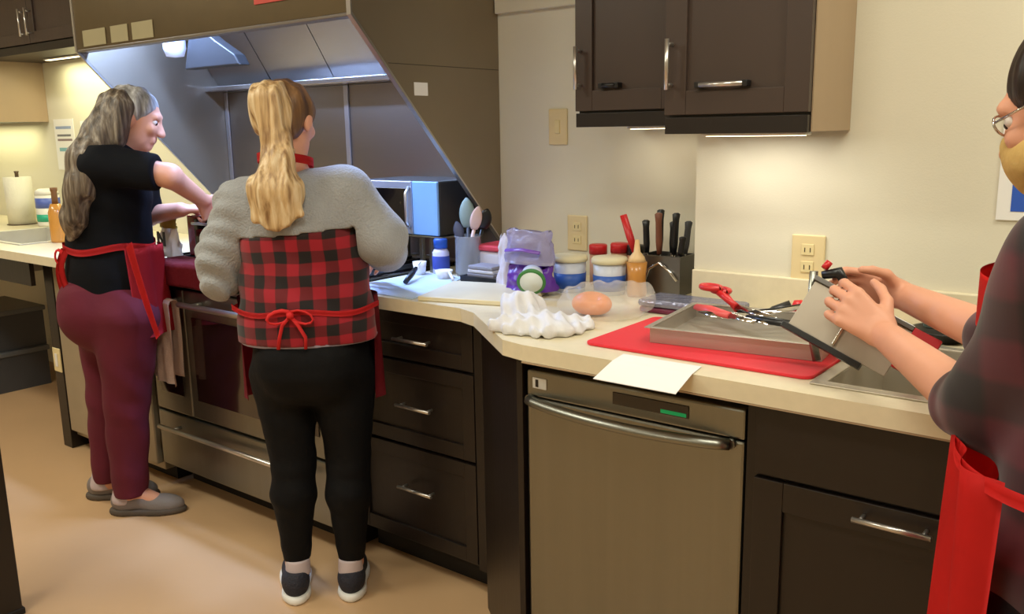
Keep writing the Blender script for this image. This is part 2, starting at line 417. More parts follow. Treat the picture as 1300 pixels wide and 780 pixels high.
b.build('slab', top_m, t)
MB().box((-1.2, 1.556, Z0-.004), (.40, 1.562, Z0-.0005)).build('front_edge_strip', side_m, t)
t = thing('worktop', 'cream worktop with a sink along the far left wall', 'worktop', (-5, 2, .876))
LS = (-4.98, -4.30, 1.80, 2.22)
b = MB()
b.box((XL+.001, 1.66, Z0), (-3.215, LS[2], Z1)); b.box((XL+.001, LS[3], Z0), (-3.215, YB-.001, Z1))
b.box((XL+.001, LS[2], Z0), (LS[0], LS[3], Z1)); b.box((LS[1], LS[2], Z0), (-3.215, LS[3], Z1))
b.build('slab', top_m, t)
MB().box((XL, 1.70, .76), (-4.02, 1.72, .8755)).build('apron_board', dark_m, t)
def basin(parent, S, z, depth, mt):
    x0, x1, y0, y1 = S; r = .006
    b = MB()
    b.box((x0+r, y0+r, z-depth), (x1-r, y1-r, z-depth+.004))
    for q in (((x0, y0), (x0+r, y1)), ((x1-r, y0), (x1, y1)), ((x0, y0), (x1, y0+r)), ((x0, y1-r), (x1, y1))):
        b.box((q[0][0]+.0008, q[0][1]+.0008, z-depth), (q[1][0]-.0008, q[1][1]-.0008, z+.001))
    b.build('bowl', mt, parent)
    b = MB(); e = .022; zt = Z1+.0005
    b.box((x0-e, y0-e, zt), (x1+e, y0+.004, zt+.004), .0015); b.box((x0-e, y1-.004, zt), (x1+e, y1+e, zt+.004), .0015)
    b.box((x0-e, y0+.004, zt), (x0+.004, y1-.004, zt+.004), .0015); b.box((x1-.004, y0+.004, zt), (x1+e, y1-.004, zt+.004), .0015)
    b.build('rim', mt, parent)
    MB().lathe([(0, z-depth+.0045), (.035, z-depth+.0045), (.042, z-depth+.007), (.045, z-depth+.0045)], ((x0+x1)/2, (y0+y1)/2, 0)).build('drain', chrome_m, parent)
t = thing('sink', 'stainless sink set in the worktop under the hands at the right', 'sink', (-.35, 1.83, Z1))
basin(t, SK, Z1, .17, mat('sink_steel', (196, 188, 174), .42, metal=.7))
t = thing('sink', 'shallow sink with light rim in the far left worktop', 'sink', (-4.55, 2.0, Z1))
basin(t, LS, Z1, .13, mat('pale_steel', (215, 212, 205), .35, metal=.6))
t = thing('faucet', 'small chrome faucet behind the far left sink', 'faucet', (-4.30, 2.28, Z1))
b = MB(); b.tube([(-4.3, 2.28, Z1+.001), (-4.3, 2.28, 1.04), (-4.3, 2.25, 1.09), (-4.3, 2.18, 1.10), (-4.3, 2.12, 1.07)], .011); b.lathe([(0, 0), (.03, 0), (.026, .03), (0, .03)], (-4.3, 2.28, Z1+.001)); b.build('spout', chrome_m, t)
MB().tube([(-4.27, 2.28, .96), (-4.22, 2.27, .99)], .007).build('lever', chrome_m, t)

# ------------------------------------------------------------------ base cabinets
def bar_handle(parent, a, b_, d=(0, -.028, 0), r=.0055, m=satin_m, name='handle'):
    a = Vector(a); b_ = Vector(b_); d = Vector(d); k = (b_-a)*.1
    q = MB(); q.tube([a+d, b_+d], r, 10)
    q.tube([a+k, a+k+d], r*.8, 8); q.tube([b_-k, b_-k+d], r*.8, 8)
    return q.build(name, m, parent)
def shaker(name, x0, x1, z0, z1, y, parent, rail=.055, m=darkdr_m, t=.019):
    b = MB(); b.box((x0, y, z0), (x0+rail, y+t, z1), .0015); b.box((x1-rail, y, z0), (x1, y+t, z1), .0015)
    b.box((x0+rail, y+.0003, z0), (x1-rail, y+t, z0+rail), .0015); b.box((x0+rail, y+.0003, z1-rail), (x1-rail, y+t, z1), .0015)
    b.box((x0+rail-.004, y+.009, z0+rail-.004), (x1-rail+.004, y+t-.001, z1-rail+.004))
    return b.build(name, m, parent)
# drawer unit
t = thing('drawer_cabinet', 'dark wooden three-drawer base cabinet between the range and the angled corner', 'cabinet', (-1.86, 2.1, 0))
MB().box((-2.135, 1.872, .10), (-1.565, YB-.012, .8755)).build('body', dark_m, t)
MB().box((-2.135, 1.94, 0.0005), (-1.60, YB-.01, .0995)).build('toe_kick', toe_m, t)
for z0, z1, hz, hx in ((.715, .868, .782, -1.83), (.44, .705, .572, -1.83), (.115, .43, .302, -1.835)):
    d = shaker('drawer', -2.12, -1.605, z0, z1, 1.853, t, .045, dark_m)
    bar_handle(d, (hx-.072, 1.853, hz), (hx+.072, 1.853, hz))
# angled end panel
t = thing('corner_panel', 'dark wooden angled panel between the drawers and the dishwasher', 'panel', (-1.4, 1.8, 0))
b = MB(); b.prism([(-1.563, 1.860, 0.0005), (-1.555, 1.835, 0.0005), (-1.245, 1.595, 0.0005), (-1.232, 1.60, 0.0005), (-1.232, 1.64, .0005), (-1.545, 1.880, 0.0005)], (0, 0, .875)); b.build('panel_board', dark_m, t)
MB().prism([(-1.5649, 1.853, .1), (-1.5649, 1.864, .1), (-1.6, 1.872, .1), (-1.6, 1.853, .1)], (0, 0, .77)).build('filler_strip', dark_m, t)
# dishwasher
t = thing('dishwasher', 'stainless steel dishwasher with curved bar handle under the worktop', 'dishwasher', (-.95, 1.9, 0))
MB().box((-1.228, 1.66, .10), (-.672, 2.18, .866)).build('tub', toe_m, t)
MB().box((-1.228, 1.70, 0.0005), (-.672, 2.1, .0995)).build('toe_kick', toe_m, t)
d = MB().box((-1.225, 1.607, .105), (-.676, 1.655, .775), .006).build('door', steel_m, t)
c = MB().box((-1.225, 1.607, .778), (-.676, 1.655, .842), .005).build('control_panel', steel_m, t)
b = MB(); n = 22; pts = []
for i in range(n+1):
    u = i/n; pts.append((-1.212+u*(.508), 1.607-.010-.045*math.sin(PI*min(1, max(0, u)))**.7, .772-.004*u))
b.tube(pts, .013, 12, flat=.75); b.tube([pts[0], (pts[0][0], 1.612, .772)], .011); b.tube([pts[-1], (pts[-1][0], 1.612, .768)], .011)
b.build('handle', steel_m, t)
MB().box((-.985, 1.6045, .800), (-.80, 1.6068, .828), .001).build('display', blackg_m, c)
MB().box((-.865, 1.6035, .803), (-.805, 1.6044, .811)).build('indicator_light', mat('green_led', (20, 160, 90), emit=.35), c)
MB().box((-1.205, 1.6045, .800), (-1.165, 1.6068, .826), .001).build('badge', mat('badge_silver', (225, 225, 222), .3), c)
MB().box((-1.196, 1.6035, .804), (-1.188, 1.6044, .822)).build('badge_mark', black_m, c)
# sink cabinet
t = thing('base_cabinet', 'dark wooden sink cabinet with false drawer front beside the dishwasher', 'cabinet', (-.15, 1.9, 0))
b = MB(); b.box((-.668, 1.60, .10), (-.65, 2.19, .8755)); b.box((.38, 1.60, .10), (.40, 2.19, .8755)); b.box((-.65, 1.62, .10), (.38, 2.19, .12)); b.box((-.65, 2.17, .12), (.38, 2.19, .8755)); b.box((-.65, 1.60, .10), (.38, 1.62, .8755))
b.build('body', dark_m, t)
MB().box((-.668, 1.67, .0005), (.40, 2.1, .0995)).build('toe_kick', toe_m, t)
MB().box((-.645, 1.583, .727), (.10, 1.5995, .868), .002).build('drawer_front', dark_m, t)
d = shaker('door', -.645, -.10, .115, .718, 1.583, t, .06, dark_m)
bar_handle(d, (-.445, 1.583, .692), (-.31, 1.583, .692))
d = shaker('door', -.095, .37, .115, .718, 1.583, t, .06, dark_m)
# steel appliance left of the range
t = thing('undercounter_appliance', 'pale steel undercounter appliance left of the range', 'appliance', (-3.65, 2.1, 0))
MB().box((-3.965, 1.795, .06), (-3.225, 2.42, .8755), .003).build('cabinet_body', mat('pale_panel', (176, 164, 142), .4, metal=.5), t)
d = MB().box((-3.96, 1.768, .09), (-3.235, 1.794, .84), .005).build('door', mat('pale_panel', (176, 164, 142)), t)
MB().box((-3.955, 1.85, .0005), (-3.235, 2.3, .0595)).build('toe_kick', toe_m, t)
MB().box((-3.90, 1.760, .80), (-3.30, 1.7675, .825), .002).build('grip_strip', steel_m, d)
# storage crates under the left sink
for i, (x, y, z, lab) in enumerate(((-5.42, 2.05, 0.0005, 'grey plastic crate on the floor under the far left worktop, lower of the two'), (-5.44, 2.06, .2305, 'grey plastic crate stacked on top of another under the far left worktop'))):
    t = thing('storage_crate', lab, 'crate', (x, y, z), 0, 'storage crates under the sink')
    b = MB(); b.box((x-.25, y-.18, z), (x+.25, y+.18, z+.01))
    for q in (((x-.25, y-.18), (x+.25, y-.17)), ((x-.25, y+.17), (x+.25, y+.18)), ((x-.25, y-.17), (x-.24, y+.17)), ((x+.24, y-.17), (x+.25, y+.17))):
        b.box((q[0][0], q[0][1], z+.01), (q[1][0], q[1][1], z+.20))
    b.build('box_body', grey_m, t)
    MB().box((x-.262, y-.192, z+.2005), (x+.262, y+.192, z+.2285), .006).build('lid', mat('pale_grey', (100, 102, 106)), t)
# plug socket under counter
t = thing('wall_outlet', 'small white outlet low on the dark panel behind the maroon trousers', 'outlet', (-4.03, 1.9, .40))
MB().box((-4.035, 1.76, .36), (-3.967, 1.7665, .47), .003).build('cover_plate', cream_m, t)
MB().box((-4.012, 1.757, .385), (-3.990, 1.7598, .445), .001).build('socket', white_m, t)
t = MB().box((-4.045, 1.767, .0005), (-3.967, 2.44, .8755), .002).build('end_panel', dark_m)
set_props(t, 'dark wooden upright end panel at the left of the pale appliance', 'panel')

# ------------------------------------------------------------------ range
t = thing('kitchen_range', 'wide stainless steel range with two ovens and a long drawer', 'range', (-2.68, 2.1, 0))
RX0, RX1, RY = -3.195, -2.155, 1.80
MB().box((RX0, RY, .09), (RX1, 2.42, .905), .004).build('body', steel_m, t)
MB().box((RX0+.01, RY+.09, .0005), (RX1-.01, 2.38, .0895)).build('toe_kick', toe_m, t)
ct = MB().box((RX0, RY-.03, .9055), (RX1, 2.42, .925), .004).build('cooktop', blackg_m, t)
for k in range(4):
    x = -3.06+k*.26
    b = MB()
    for q in range(4): b.box((x-.11+q*.07, 1.86, .9255), (x-.10+q*.07, 2.34, .943), .002)
    b.box((x-.115, 1.86, .9255), (x+.115, 1.87, .9375)); b.box((x-.115, 2.33, .9255), (x+.115, 2.34, .9375)); b.box((x-.115, 2.095, .9255), (x+.115, 2.105, .9375))
    b.build('grate', black_m, ct)
MB().box((RX0+.002, RY-.028, .845), (RX1-.002, RY-.0005, .904), .004).build('control_panel', steel_m, t)
for k in range(6):
    x = -3.10+k*.165
    MB().lathe([(0, 0), (.019, 0), (.017, .022), (0, .022)], M=Matrix.Translation((x, RY-.0285, .875)) @ Matrix.Rotation(PI/2, 4, 'X')).build('knob', black_m, t)
for x0, x1, hx0, hx1 in ((RX0+.004, -2.945, -3.16, -2.97), (-2.94, RX1-.004, -2.90, -2.20)):
    d = MB(); d.box((x0, RY-.03, .345), (x1, RY-.0005, .838), .005); d = d.build('oven_door', steel_m, t)
    MB().box((x0+.045, RY-.0335, .42), (x1-.045, RY-.0303, .74), .001).build('window', mat('oven_glass', (30, 16, 14), .1, coat=.6), d)
    bar_handle(d, (hx0, RY-.03, .795), (hx1, RY-.03, .795), (0, -.045, 0), .011)
d = MB().box((RX0+.004, RY-.03, .11), (RX1-.004, RY-.0005, .335), .005).build('drawer', steel_m, t)
bar_handle(d, (-3.13, RY-.03, .285), (-2.24, RY-.03, .285), (0, -.038, 0), .009)
MB().box((-2.1545, 1.875, .1), (-2.137, 2.4, .87)).build('side_filler', toe_m, t)

# towel on the oven handle
def towel(u, v):
    x = -3.105+u*.175; hgt = .812
    L = 2*.30+.05; s = v*L; wv = .010*math.sin(u*9)+.006*math.sin(u*23+v*5)
    hy = RY-.077
    if s < .30: z = hgt-.30+s; y = hy-.020+wv*(1-s/.3)
    elif s < .35: a = (s-.30)/.05*PI; z = hgt+.0+.012*math.sin(a); y = hy-.019*math.cos(a)
    else: z = hgt-(s-.35); y = hy+.019+abs(wv)*.3
    return (x+.015*math.sin(z*20)*(0.812-z), y, z-.03*(1-v)*u)
o = MB().grid(towel, 24, 50, .004).build('dish_towel', mat('towel_cloth', (236, 208, 194), .9, bump=.3, bscale=150))
set_props(o, 'pale pinkish dish towel hanging from the left oven handle', 'towel')

# ------------------------------------------------------------------ hood
HX0, HX1, HF, HZ = -3.565, -1.975, 1.788, 1.735
t = thing('range_hood', 'big stainless steel extraction hood with slanted side panels over the range', 'range hood', (-2.77, 2.4, HZ))
prof = [(2.458, 1.02), (2.445, 1.02), (HF, HZ), (HF, 2.55), (2.458, 2.55)]
for x, nm in ((HX0, 'side_panel'), (HX1-.006, 'side_panel')):
    q = MB().prism([(x, y, z) for y, z in prof], (.006, 0, 0)).build(nm, panel_m, t)
q = MB().prism([(HX1-.010, y, z) for y, z in [(2.45, 1.012), (2.437, 1.02), (HF-.004, HZ-.007), (HF-.004, HZ+.9), (HF+.002, HZ+.9), (HF+.002, HZ)]], (.018, 0, 0)).build('edge_strip', satin_m, t)
q = MB().prism([(HX0-.006, y, z) for y, z in [(2.45, 1.012), (2.437, 1.02), (HF-.004, HZ-.007), (HF-.004, HZ+.9), (HF+.002, HZ+.9), (HF+.002, HZ)]], (.012, 0, 0)).build('edge_strip', satin_m, t)
MB().box((HX1+.0002, 1.93, 1.600), (HX1+.0010, 2.456, 1.6025)).build('panel_seam', mat('seam_brown', (84, 74, 60), .6), t)  # thin brown line along the panel joint
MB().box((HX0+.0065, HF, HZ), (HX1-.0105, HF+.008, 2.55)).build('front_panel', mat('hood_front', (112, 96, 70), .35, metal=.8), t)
MB().box((HX0+.0065, HF, HZ-.010), (HX1-.0105, HF+.045, HZ-.0005), .002).build('lip', steelh_m, t)
# rear filters and ledge
for k in range(4):
    x0 = HX0+.01+k*.393; x1 = x0+.388
    b = MB(); b.prism([(x0, 2.425, 1.615), (x0, 2.41, 1.61), (x0, 2.10, 2.10), (x0, 2.115, 2.11)], (x1-x0, 0, 0))
    f = b.build('filter', steelh_m, t)
MB().box((HX0+.0065, 2.00, 2.12), (HX1-.0105, 2.45, 2.13)).build('top_plate', steelh_m, t)
MB().box((HX0+.0065, HF+.0085, 2.0), (HX1-.0105, 2.0, 2.01)).build('light_plate', steelh_m, t)
MB().box((HX0+.0065, 2.34, 1.585), (HX1-.0105, 2.435, 1.607), .004).build('ledge', mat('ledge_steel', (190, 190, 196), .25, metal=1), t)
for k, (x0, x1) in enumerate(((HX0+.0065, -3.10), (-3.097, -2.742), (-2.739, HX1-.0105))):
    MB().box((x0, 2.442, .93), (x1, 2.456, 1.584), .001).build('back_panel', steelh_m, t)
for x in (-3.545, -2.74): MB().box((x-.012, 2.434, .93), (x+.012, 2.4415, 1.583), .002).build('seam_strip', mat('seam_steel', (190, 190, 198), .3, metal=.9), t)
for x in (-2.35, -3.2):
    MB().box((x-.28, 1.88, 1.962), (x+.28, 1.98, 1.998), .004).build('lamp_tube', mat('blue_glow', (150, 185, 255), emit=2.0), t)
# vapour-proof lamp and pipe under the hood
f = thing('hood_work_lamp', 'pale glass jar lamp with pipe fittings hanging inside the hood', 'lamp', (-3.36, 2.15, 1.75))
MB().tube([(-3.50, 2.30, 1.72), (-3.42, 2.10, 1.86), (-3.42, 2.10, 2.0)], .014).build('pipe', steel_m, f)
MB().tube([(-3.40, 2.08, 1.99), (-3.32, 2.08, 1.90), (-3.20, 2.16, 1.79)], .02).build('arm', mat('blue_steel', (150, 180, 220), .2, metal=.8), f)
MB().lathe([(0, -.065), (.035, -.06), (.045, -.03), (.045, .03), (.035, .05), (0, .05)], (-3.38, 2.10, 1.775)).build('glass_jar', mat('jar_glass', (205, 215, 250), .15, emit=.4), f)
b = MB(); b.prism([(-3.32, 2.10, 1.66), (-3.27, 2.10, 1.80), (-3.20, 2.10, 1.82), (-3.10, 2.10, 1.76), (-2.98, 2.10, 1.70), (-2.95, 2.10, 1.66)], (0, .05, 0), .005); b.build('duct_box', mat('dark_duct', (70, 70, 72), .4, metal=.5), f)
o = MB().box((HX1+.0015, 2.035, 1.508), (HX1+.004, 2.095, 1.548), .0005).build('label_sticker', paper_m)
set_props(o, 'small white label stuck on the hood side panel', 'label')
o = MB().box((-2.41, HF-.003, 1.795), (-2.11, HF-.0005, 1.87), .0005).build('warning_sticker', mat('sticker_red', (196, 70, 58), .5))
set_props(o, 'red sticker on the front of the hood at the top edge', 'sticker')
for i, (x0, x1) in enumerate(((-3.50, -3.33), (-3.29, -3.17), (-3.14, -3.00))):  # reflections in the hood steel, added as thin cream-coloured strips
    o = MB().box((x0, HF-.003, 1.742), (x1, HF-.0005, 1.802), .0005).build('reflection_strip', mat('tan_reflection', (160, 148, 112), .6))
    set_props(o, ['cream painted reflection on the hood front, leftmost of three', 'cream painted reflection on the hood front, middle of three', 'cream painted reflection on the hood front, rightmost of three'][i], 'reflection', 'painted reflections on the hood front')

# ------------------------------------------------------------------ wall cabinets
def wall_cab(name, label, x0, x1, z0, z1, yf, yb, hx=None, leftmat=None, double=False, low=False, grp=None):
    t = thing(name, label, 'cabinet', ((x0+x1)/2, yb, z0), 0, grp)
    b = MB(); b.box((x0+.003, yf+.021, z0+.0), (x1-.0035, yb-.001, z1)); b.build('body', dark_m, t)
    MB().box((x1-.003, yf+.021, z0), (x1, yb-.001, z1)).build('side_face', side_m, t)
    MB().box((x0+.004, yf+.002, z0-.002), (x1-.004, yf+.020, z0+.036), .001).build('light_rail', dark_m, t)
    if double:
        xm = double
        d1 = shaker('door', x0+.003, xm-.002, z0+.042, z1-.003, yf, t); d2 = shaker('door', xm+.002, x1-.003, z0+.042, z1-.003, yf, t)
        bar_handle(d1, (xm-.035, yf, z0+.075), (xm-.035, yf, z0+.205)); bar_handle(d2, (xm+.035, yf, z0+.075), (xm+.035, yf, z0+.205))
    else:
        d = shaker('door', x0+.003, x1-.003, z0+.042, z1-.003, yf, t)
        bar_handle(d, (x0+.022, yf, z0+.10), (x0+.022, yf, z0+.215))
        if low:
            q = bar_handle(d, (x0+low[0]+.012, yf+.008, z0+.108), (x0+low[1]-.012, yf+.008, z0+.108), (0, -.018, 0), .006, low[2], 'latch_bar')
            for xx in (x0+low[0], x0+low[1]-.014): MB().box((xx, yf+.0-.014, z0+.101), (xx+.014, yf+.0085, z0+.115), .002).build('latch_end', black_m, d)
    return t
wall_cab('wall_cabinet', 'dark wall cabinet with tan side and a bright lamp beneath, nearest right', -1.042, -.690, 1.384, 2.35, 1.92, YJ, low=(.085, .215, satin_m))
wall_cab('wall_cabinet', 'darker wall cabinet set back on the left of the nearer one', -1.425, -1.093, 1.404, 2.35, 2.11, YB, low=(.085, .15, black_m))
wall_cab('wall_cabinet', 'dark double-door wall cabinet at the far top left', -5.315, -3.575, 1.815, 2.45, 2.11, YB, double=-4.66)
wall_cab('wall_cabinet', 'tall wall cabinet at the far left edge with a tan side', -6.4, -5.3175, 1.488, 2.45, 2.11, YB, double=-5.9)
for i, (x0, x1, y, z, lab) in enumerate(((-1.0, -.74, 2.06, 1.383, 'slim lamp under the nearest right wall cabinet'), (-1.38, -1.16, 2.34, 1.403, 'slim lamp under the darker set-back wall cabinet'), (-5.0, -3.8, 2.34, 1.814, 'long slim lamp under the far left double-door cabinet'))):
    t = thing('cabinet_light', lab, 'light', ((x0+x1)/2, y, z), 0)
    MB().box((x0, y-.02, z-.008), (x1, y+.02, z-.0005), .002).build('housing', white_m, t)
    MB().box((x0+.01, y-.015, z-.0095), (x1-.01, y+.015, z-.0082)).build('lens', mat('warm_glow', (255, 235, 190), emit=4), t)

# ------------------------------------------------------------------ wall plates, papers, poster
def plate(name, label, cat, x, z, w_, h_, y, kind):
    t = thing(name, label, cat, (x, y, z)); 
    MB().box((x-w_/2, y-.007, z-h_/2), (x+w_/2, y-.0005, z+h_/2), .003).build('cover_plate', mat('plate_cream', (226, 206, 160), .4), t)
    if kind == 'socket':
        for dz in (-.022, .022):
            s_ = MB().box((x-.016, y-.0095, z+dz-.014), (x+.016, y-.0072, z+dz+.014), .002).build('socket', cream_m, t)
            b = MB(); b.box((x-.008, y-.0103, z+dz-.006), (x-.006, y-.0097, z+dz+.005)); b.box((x+.006, y-.0103, z+dz-.006), (x+.008, y-.0097, z+dz+.005)); b.build('slots', black_m, s_)
    else:
        MB().box((x-.010, y-.013, z-.022), (x+.010, y-.0072, z+.022), .003).build('rocker', cream_m, t)
plate('wall_outlet', 'cream double outlet plate above the worktop by the hands', 'outlet', -.775, 1.068, .085, .118, YJ, 'socket')
plate('wall_outlet', 'cream outlet plate on the wall above the white tubs', 'outlet', -1.648, 1.055, .078, .118, YB, 'socket')
plate('light_switch', 'cream switch plate on the wall left of the set-back cabinet', 'switch', -1.724, 1.405, .075, .118, YB, 'switch')
def wall_paper(label, x0, x1, z0, z1, bars):
    t = thing('wall_notice', label, 'notice', ((x0+x1)/2, YB, z0), 0, 'paper notices on the left wall')
    MB().box((x0, YB-.003, z0), (x1, YB-.0005, z1)).build('sheet', paper_m, t)
    for (a, b_, c, d, col) in bars: MB().box((x0+a, YB-.0036, z1-d), (x0+b_, YB-.0031, z1-c)).build('printed_line', mat('print_%d_%d_%d' % col, col, .8), t)
wall_paper('white printed notice on the wall above the far left sink', -5.26, -5.03, 1.215, 1.50, [(.02, .2, .04, .055, (150, 165, 200)), (.03, .19, .085, .097, (120, 120, 125)), (.03, .2, .11, .122, (140, 120, 125)), (.04, .19, .16, .18, (130, 180, 190))])
wall_paper('blank white paper on the wall right of the printed notice, behind the long hair', -4.95, -4.74, 1.25, 1.485, [(.02, .12, .05, .06, (190, 190, 190))])
t = thing('poster', 'white-bordered poster with a blue field on the wall behind the person at the right', 'poster', (-.1, YJ, 1.18))
MB().box((-.362, YJ-.006, 1.185), (.15, YJ-.0005, 1.455), .001).build('sheet', paper_m, t)
MB().box((-.334, YJ-.0072, 1.205), (.12, YJ-.0062, 1.272)).build('blue_field', mat('poster_blue', (42, 88, 190), .6), t)
MB().box((-.334, YJ-.0072, 1.30), (.12, YJ-.0062, 1.43)).build('pale_field', mat('poster_pale', (214, 218, 222), .6), t)

# ================================================================== things on the worktop
ZT = Z1+.0006
def single(o, label, cat, group=None): return set_props(o, label, cat, group)
blue_sheet = mat('pale_blue_sheet', (196, 212, 236), .6, var=.02)
MBq = MB(); MBq.prism([(-2.12, 1.83, ZT), (-1.80, 1.815, ZT), (-1.84, 1.99, ZT), (-1.93, 2.19, ZT), (-2.12, 2.19, ZT)], (0, 0, .003))
single(MBq.build('plastic_sheet', blue_sheet), 'pale blue plastic sheet lying on the worktop right of the blonde person', 'sheet')
q = MB(); q.box((-2.125, 2.195, ZT), (-1.99, 2.40, ZT+.012), .004)
t = thing('countertop_rack', 'low stainless rack that carries the small microwave', 'rack', (-2.25, 2.3, ZT))
q.bm.free()
MB().box((-2.42, 2.205, 1.035), (-2.035, 2.43, 1.043), .002).build('shelf', steel_m, t)
for x in (-2.41, -2.15) :
    for y in (2.215, 2.405):
        zb = .9265 if x < -2.155 else ZT
        MB().box((x, y, zb), (x+.014, y+.014, 1.0348), .001).build('leg', steel_m, t)
for y in (2.215, 2.405): MB().box((-2.104, y, ZT), (-2.090, y+.014, 1.0348), .001).build('leg', steel_m, t)
t = thing('microwave', 'small microwave with dark window and pale blue-lit control side, under the hood', 'microwave', (-2.24, 2.3, 1.044))
MB().box((-2.42, 2.212, 1.0435), (-2.045, 2.43, 1.232), .006).build('case', mat('microwave_case', (38, 36, 36), .4), t)
MB().box((-2.419, 2.200, 1.046), (-2.165, 2.2115, 1.230), .003).build('door', mat('microwave_frame', (170, 180, 200), .3, metal=.6), t)
MB().box((-2.395, 2.197, 1.072), (-2.19, 2.1996, 1.205), .002).build('window', blackg_m, t)
MB().box((-2.162, 2.200, 1.046), (-2.046, 2.2115, 1.230), .003).build('control_panel', mat('microwave_blue_lit', (140, 190, 255), .35, metal=.3), t)  # blue of the hood light is put into this panel's colour
MB().tube([(-2.176, 2.199, 1.07), (-2.176, 2.182, 1.09), (-2.176, 2.182, 1.19), (-2.176, 2.199, 1.21)], .006).build('handle', satin_m, t)
t = thing('knife', 'black-handled spreader propped at an angle on the pale blue sheet', 'knife', (-1.99, 1.98, .92))
MB().tube([(-1.985, 1.975, .9275), (-2.02, 2.04, .941), (-2.045, 2.085, .951)], .009, rs=[.008, .010, .007]).build('handle', black_m, t)
MB().tube([(-2.045, 2.085, .951), (-2.072, 2.135, .962)], .007, flat=.25).build('blade', chrome_m, t)
t = thing('paper_cup', 'tiny white cup left of the blue-capped bottle', 'cup', (-2.115, 2.17, .918))
MB().lathe([(0, 0), (.019, 0), (.024, .043), (.0225, .043), (.0175, .003), (0, .003)], (-2.095, 2.155, .9186)).build('cup_body', white_m, t)
t = thing('bottle', 'small white bottle with a blue cap on the pale blue sheet', 'bottle', (-2.04, 2.2, .92))
MB().lathe([(0, 0), (.027, 0), (.029, .01), (.029, .075), (.02, .09), (0, .09)], (-2.05, 2.215, ZT)).build('bottle_body', mat('milky_violet', (206, 204, 232), .4), t)
MB().lathe([(0, .0905), (.024, .0905), (.024, .118), (.020, .124), (0, .124)], (-2.05, 2.215, ZT)).build('cap', mat('blue_cap', (32, 84, 178), .4), t)
MB().lathe([(.0296, .02), (.0302, .022), (.0302, .062), (.0296, .064)], (-2.05, 2.215, ZT)).build('label_band', mat('label_blue', (60, 80, 170), .5), t)
# jar of utensils
glass_m = mat('cloudy_glass', (205, 208, 214), .12, trans=.55, alpha=.75)
t = thing('utensil_jar', 'cloudy glass jar holding a whisk and spoons', 'jar', (-1.96, 2.24, ZT))
MB().lathe([(0, 0), (.042, 0), (.046, .01), (.044, .13), (.047, .135), (.042, .135), (.040, .012), (0, .008)], (-1.955, 2.25, ZT)).build('jar_body', glass_m, t)
def spoon(name, label, cat, base, tip, hm, bm_, bw=.026, bl=.075, group='utensils in the glass jar', flat=.35, hr=.006):
    base = Vector(base); tip = Vector(tip); d = (tip-base).normalized(); e = tip-d*bl
    t = thing(name, label, cat, base, 0, group)
    MB().tube([base, e], hr, 8).build('handle', hm, t)
    pts = [e+d*bl*k/8 for k in range(9)]; rs = [max(.003, bw*math.sin(PI*(.12+.88*k/8))**.6) if k < 8 else .003 for k in range(9)]
    MB().tube(pts, bw, 14, rs=rs, flat=flat).build('head', bm_, t)
    return t
spoon('spoon', 'grey-green broad spoon, tallest in the glass jar', 'spoon', (-1.95, 2.25, .925), (-1.975, 2.27, 1.175), grey_m, mat('sage_plastic', (140, 160, 156), .5), .027, .10)
spoon('spoon', 'pale pink spoon leaning right in the glass jar', 'spoon', (-1.965, 2.245, .925), (-1.905, 2.25, 1.150), mat('pale_pink', (226, 196, 190), .5), mat('pale_pink', (226, 196, 190)), .020, .08)
spoon('spatula', 'black spatula behind the pale pink spoon in the glass jar', 'spatula', (-1.955, 2.262, .925), (-1.895, 2.285, 1.14), black_m, black_m, .024, .07)
spoon('spatula', 'dark slotted spatula leaning left in the glass jar', 'spatula', (-1.945, 2.235, .925), (-2.005, 2.25, 1.095), grey_m, mat('slate', (70, 72, 90), .5), .018, .06)
t = thing('measuring_scoop', 'white round measuring scoop lying below the glass jar', 'scoop', (-1.93, 2.12, ZT))
MB().lathe([(0, .001), (.022, .001), (.030, .03), (.0285, .03), (.021, .004), (0, .004)], (-1.97, 2.14, ZT)).build('bowl', white_m, t)
MB().tube([(-1.942, 2.135, ZT+.027), (-1.90, 2.10, ZT+.02), (-1.885, 2.09, ZT+.012)], .005, flat=.6).build('handle', white_m, t)
t = thing('food_container', 'white container with a red lid behind the black tray', 'container', (-1.86, 2.3, ZT))
MB().box((-1.93, 2.26, ZT), (-1.785, 2.38, ZT+.085), .012, 3).build('tub_body', mat('milky_white', (228, 222, 226), .45), t)
MB().box((-1.935, 2.255, ZT+.0855), (-1.78, 2.385, ZT+.105), .006).build('lid', mat('coral_red', (222, 70, 84), .5), t)
t = thing('tray', 'small black tray of pale grey packets in front of the red-lidded container', 'tray', (-1.81, 2.17, ZT))
MB().box((-1.885, 2.125, ZT), (-1.735, 2.225, ZT+.006), .002).build('base', black_m, t)
b = MB()
for q in (((-1.885, 2.125), (-1.735, 2.129)), ((-1.885, 2.221), (-1.735, 2.225)), ((-1.885, 2.129), (-1.881, 2.221)), ((-1.739, 2.129), (-1.735, 2.221))): b.box((q[0][0], q[0][1], ZT+.0062), (q[1][0], q[1][1], ZT+.022))
b.build('wall_rim', black_m, t)
for k in range(4):
    o = MB().box((-1.868+.002*k, 2.138, ZT+.0065+.0125*k), (-1.752-.003*k, 2.210, ZT+.018+.0125*k), .003).build('packet', mat('packet_grey%d' % (k % 2), [(214, 212, 216), (150, 148, 156)][k % 2], .5))
    set_props(o, ['pale packet at the bottom of the stack in the black tray', 'grey packet second from the bottom in the black tray', 'pale packet second from the top in the black tray', 'grey packet on top of the stack in the black tray'][k], 'packet', 'packets in the black tray')
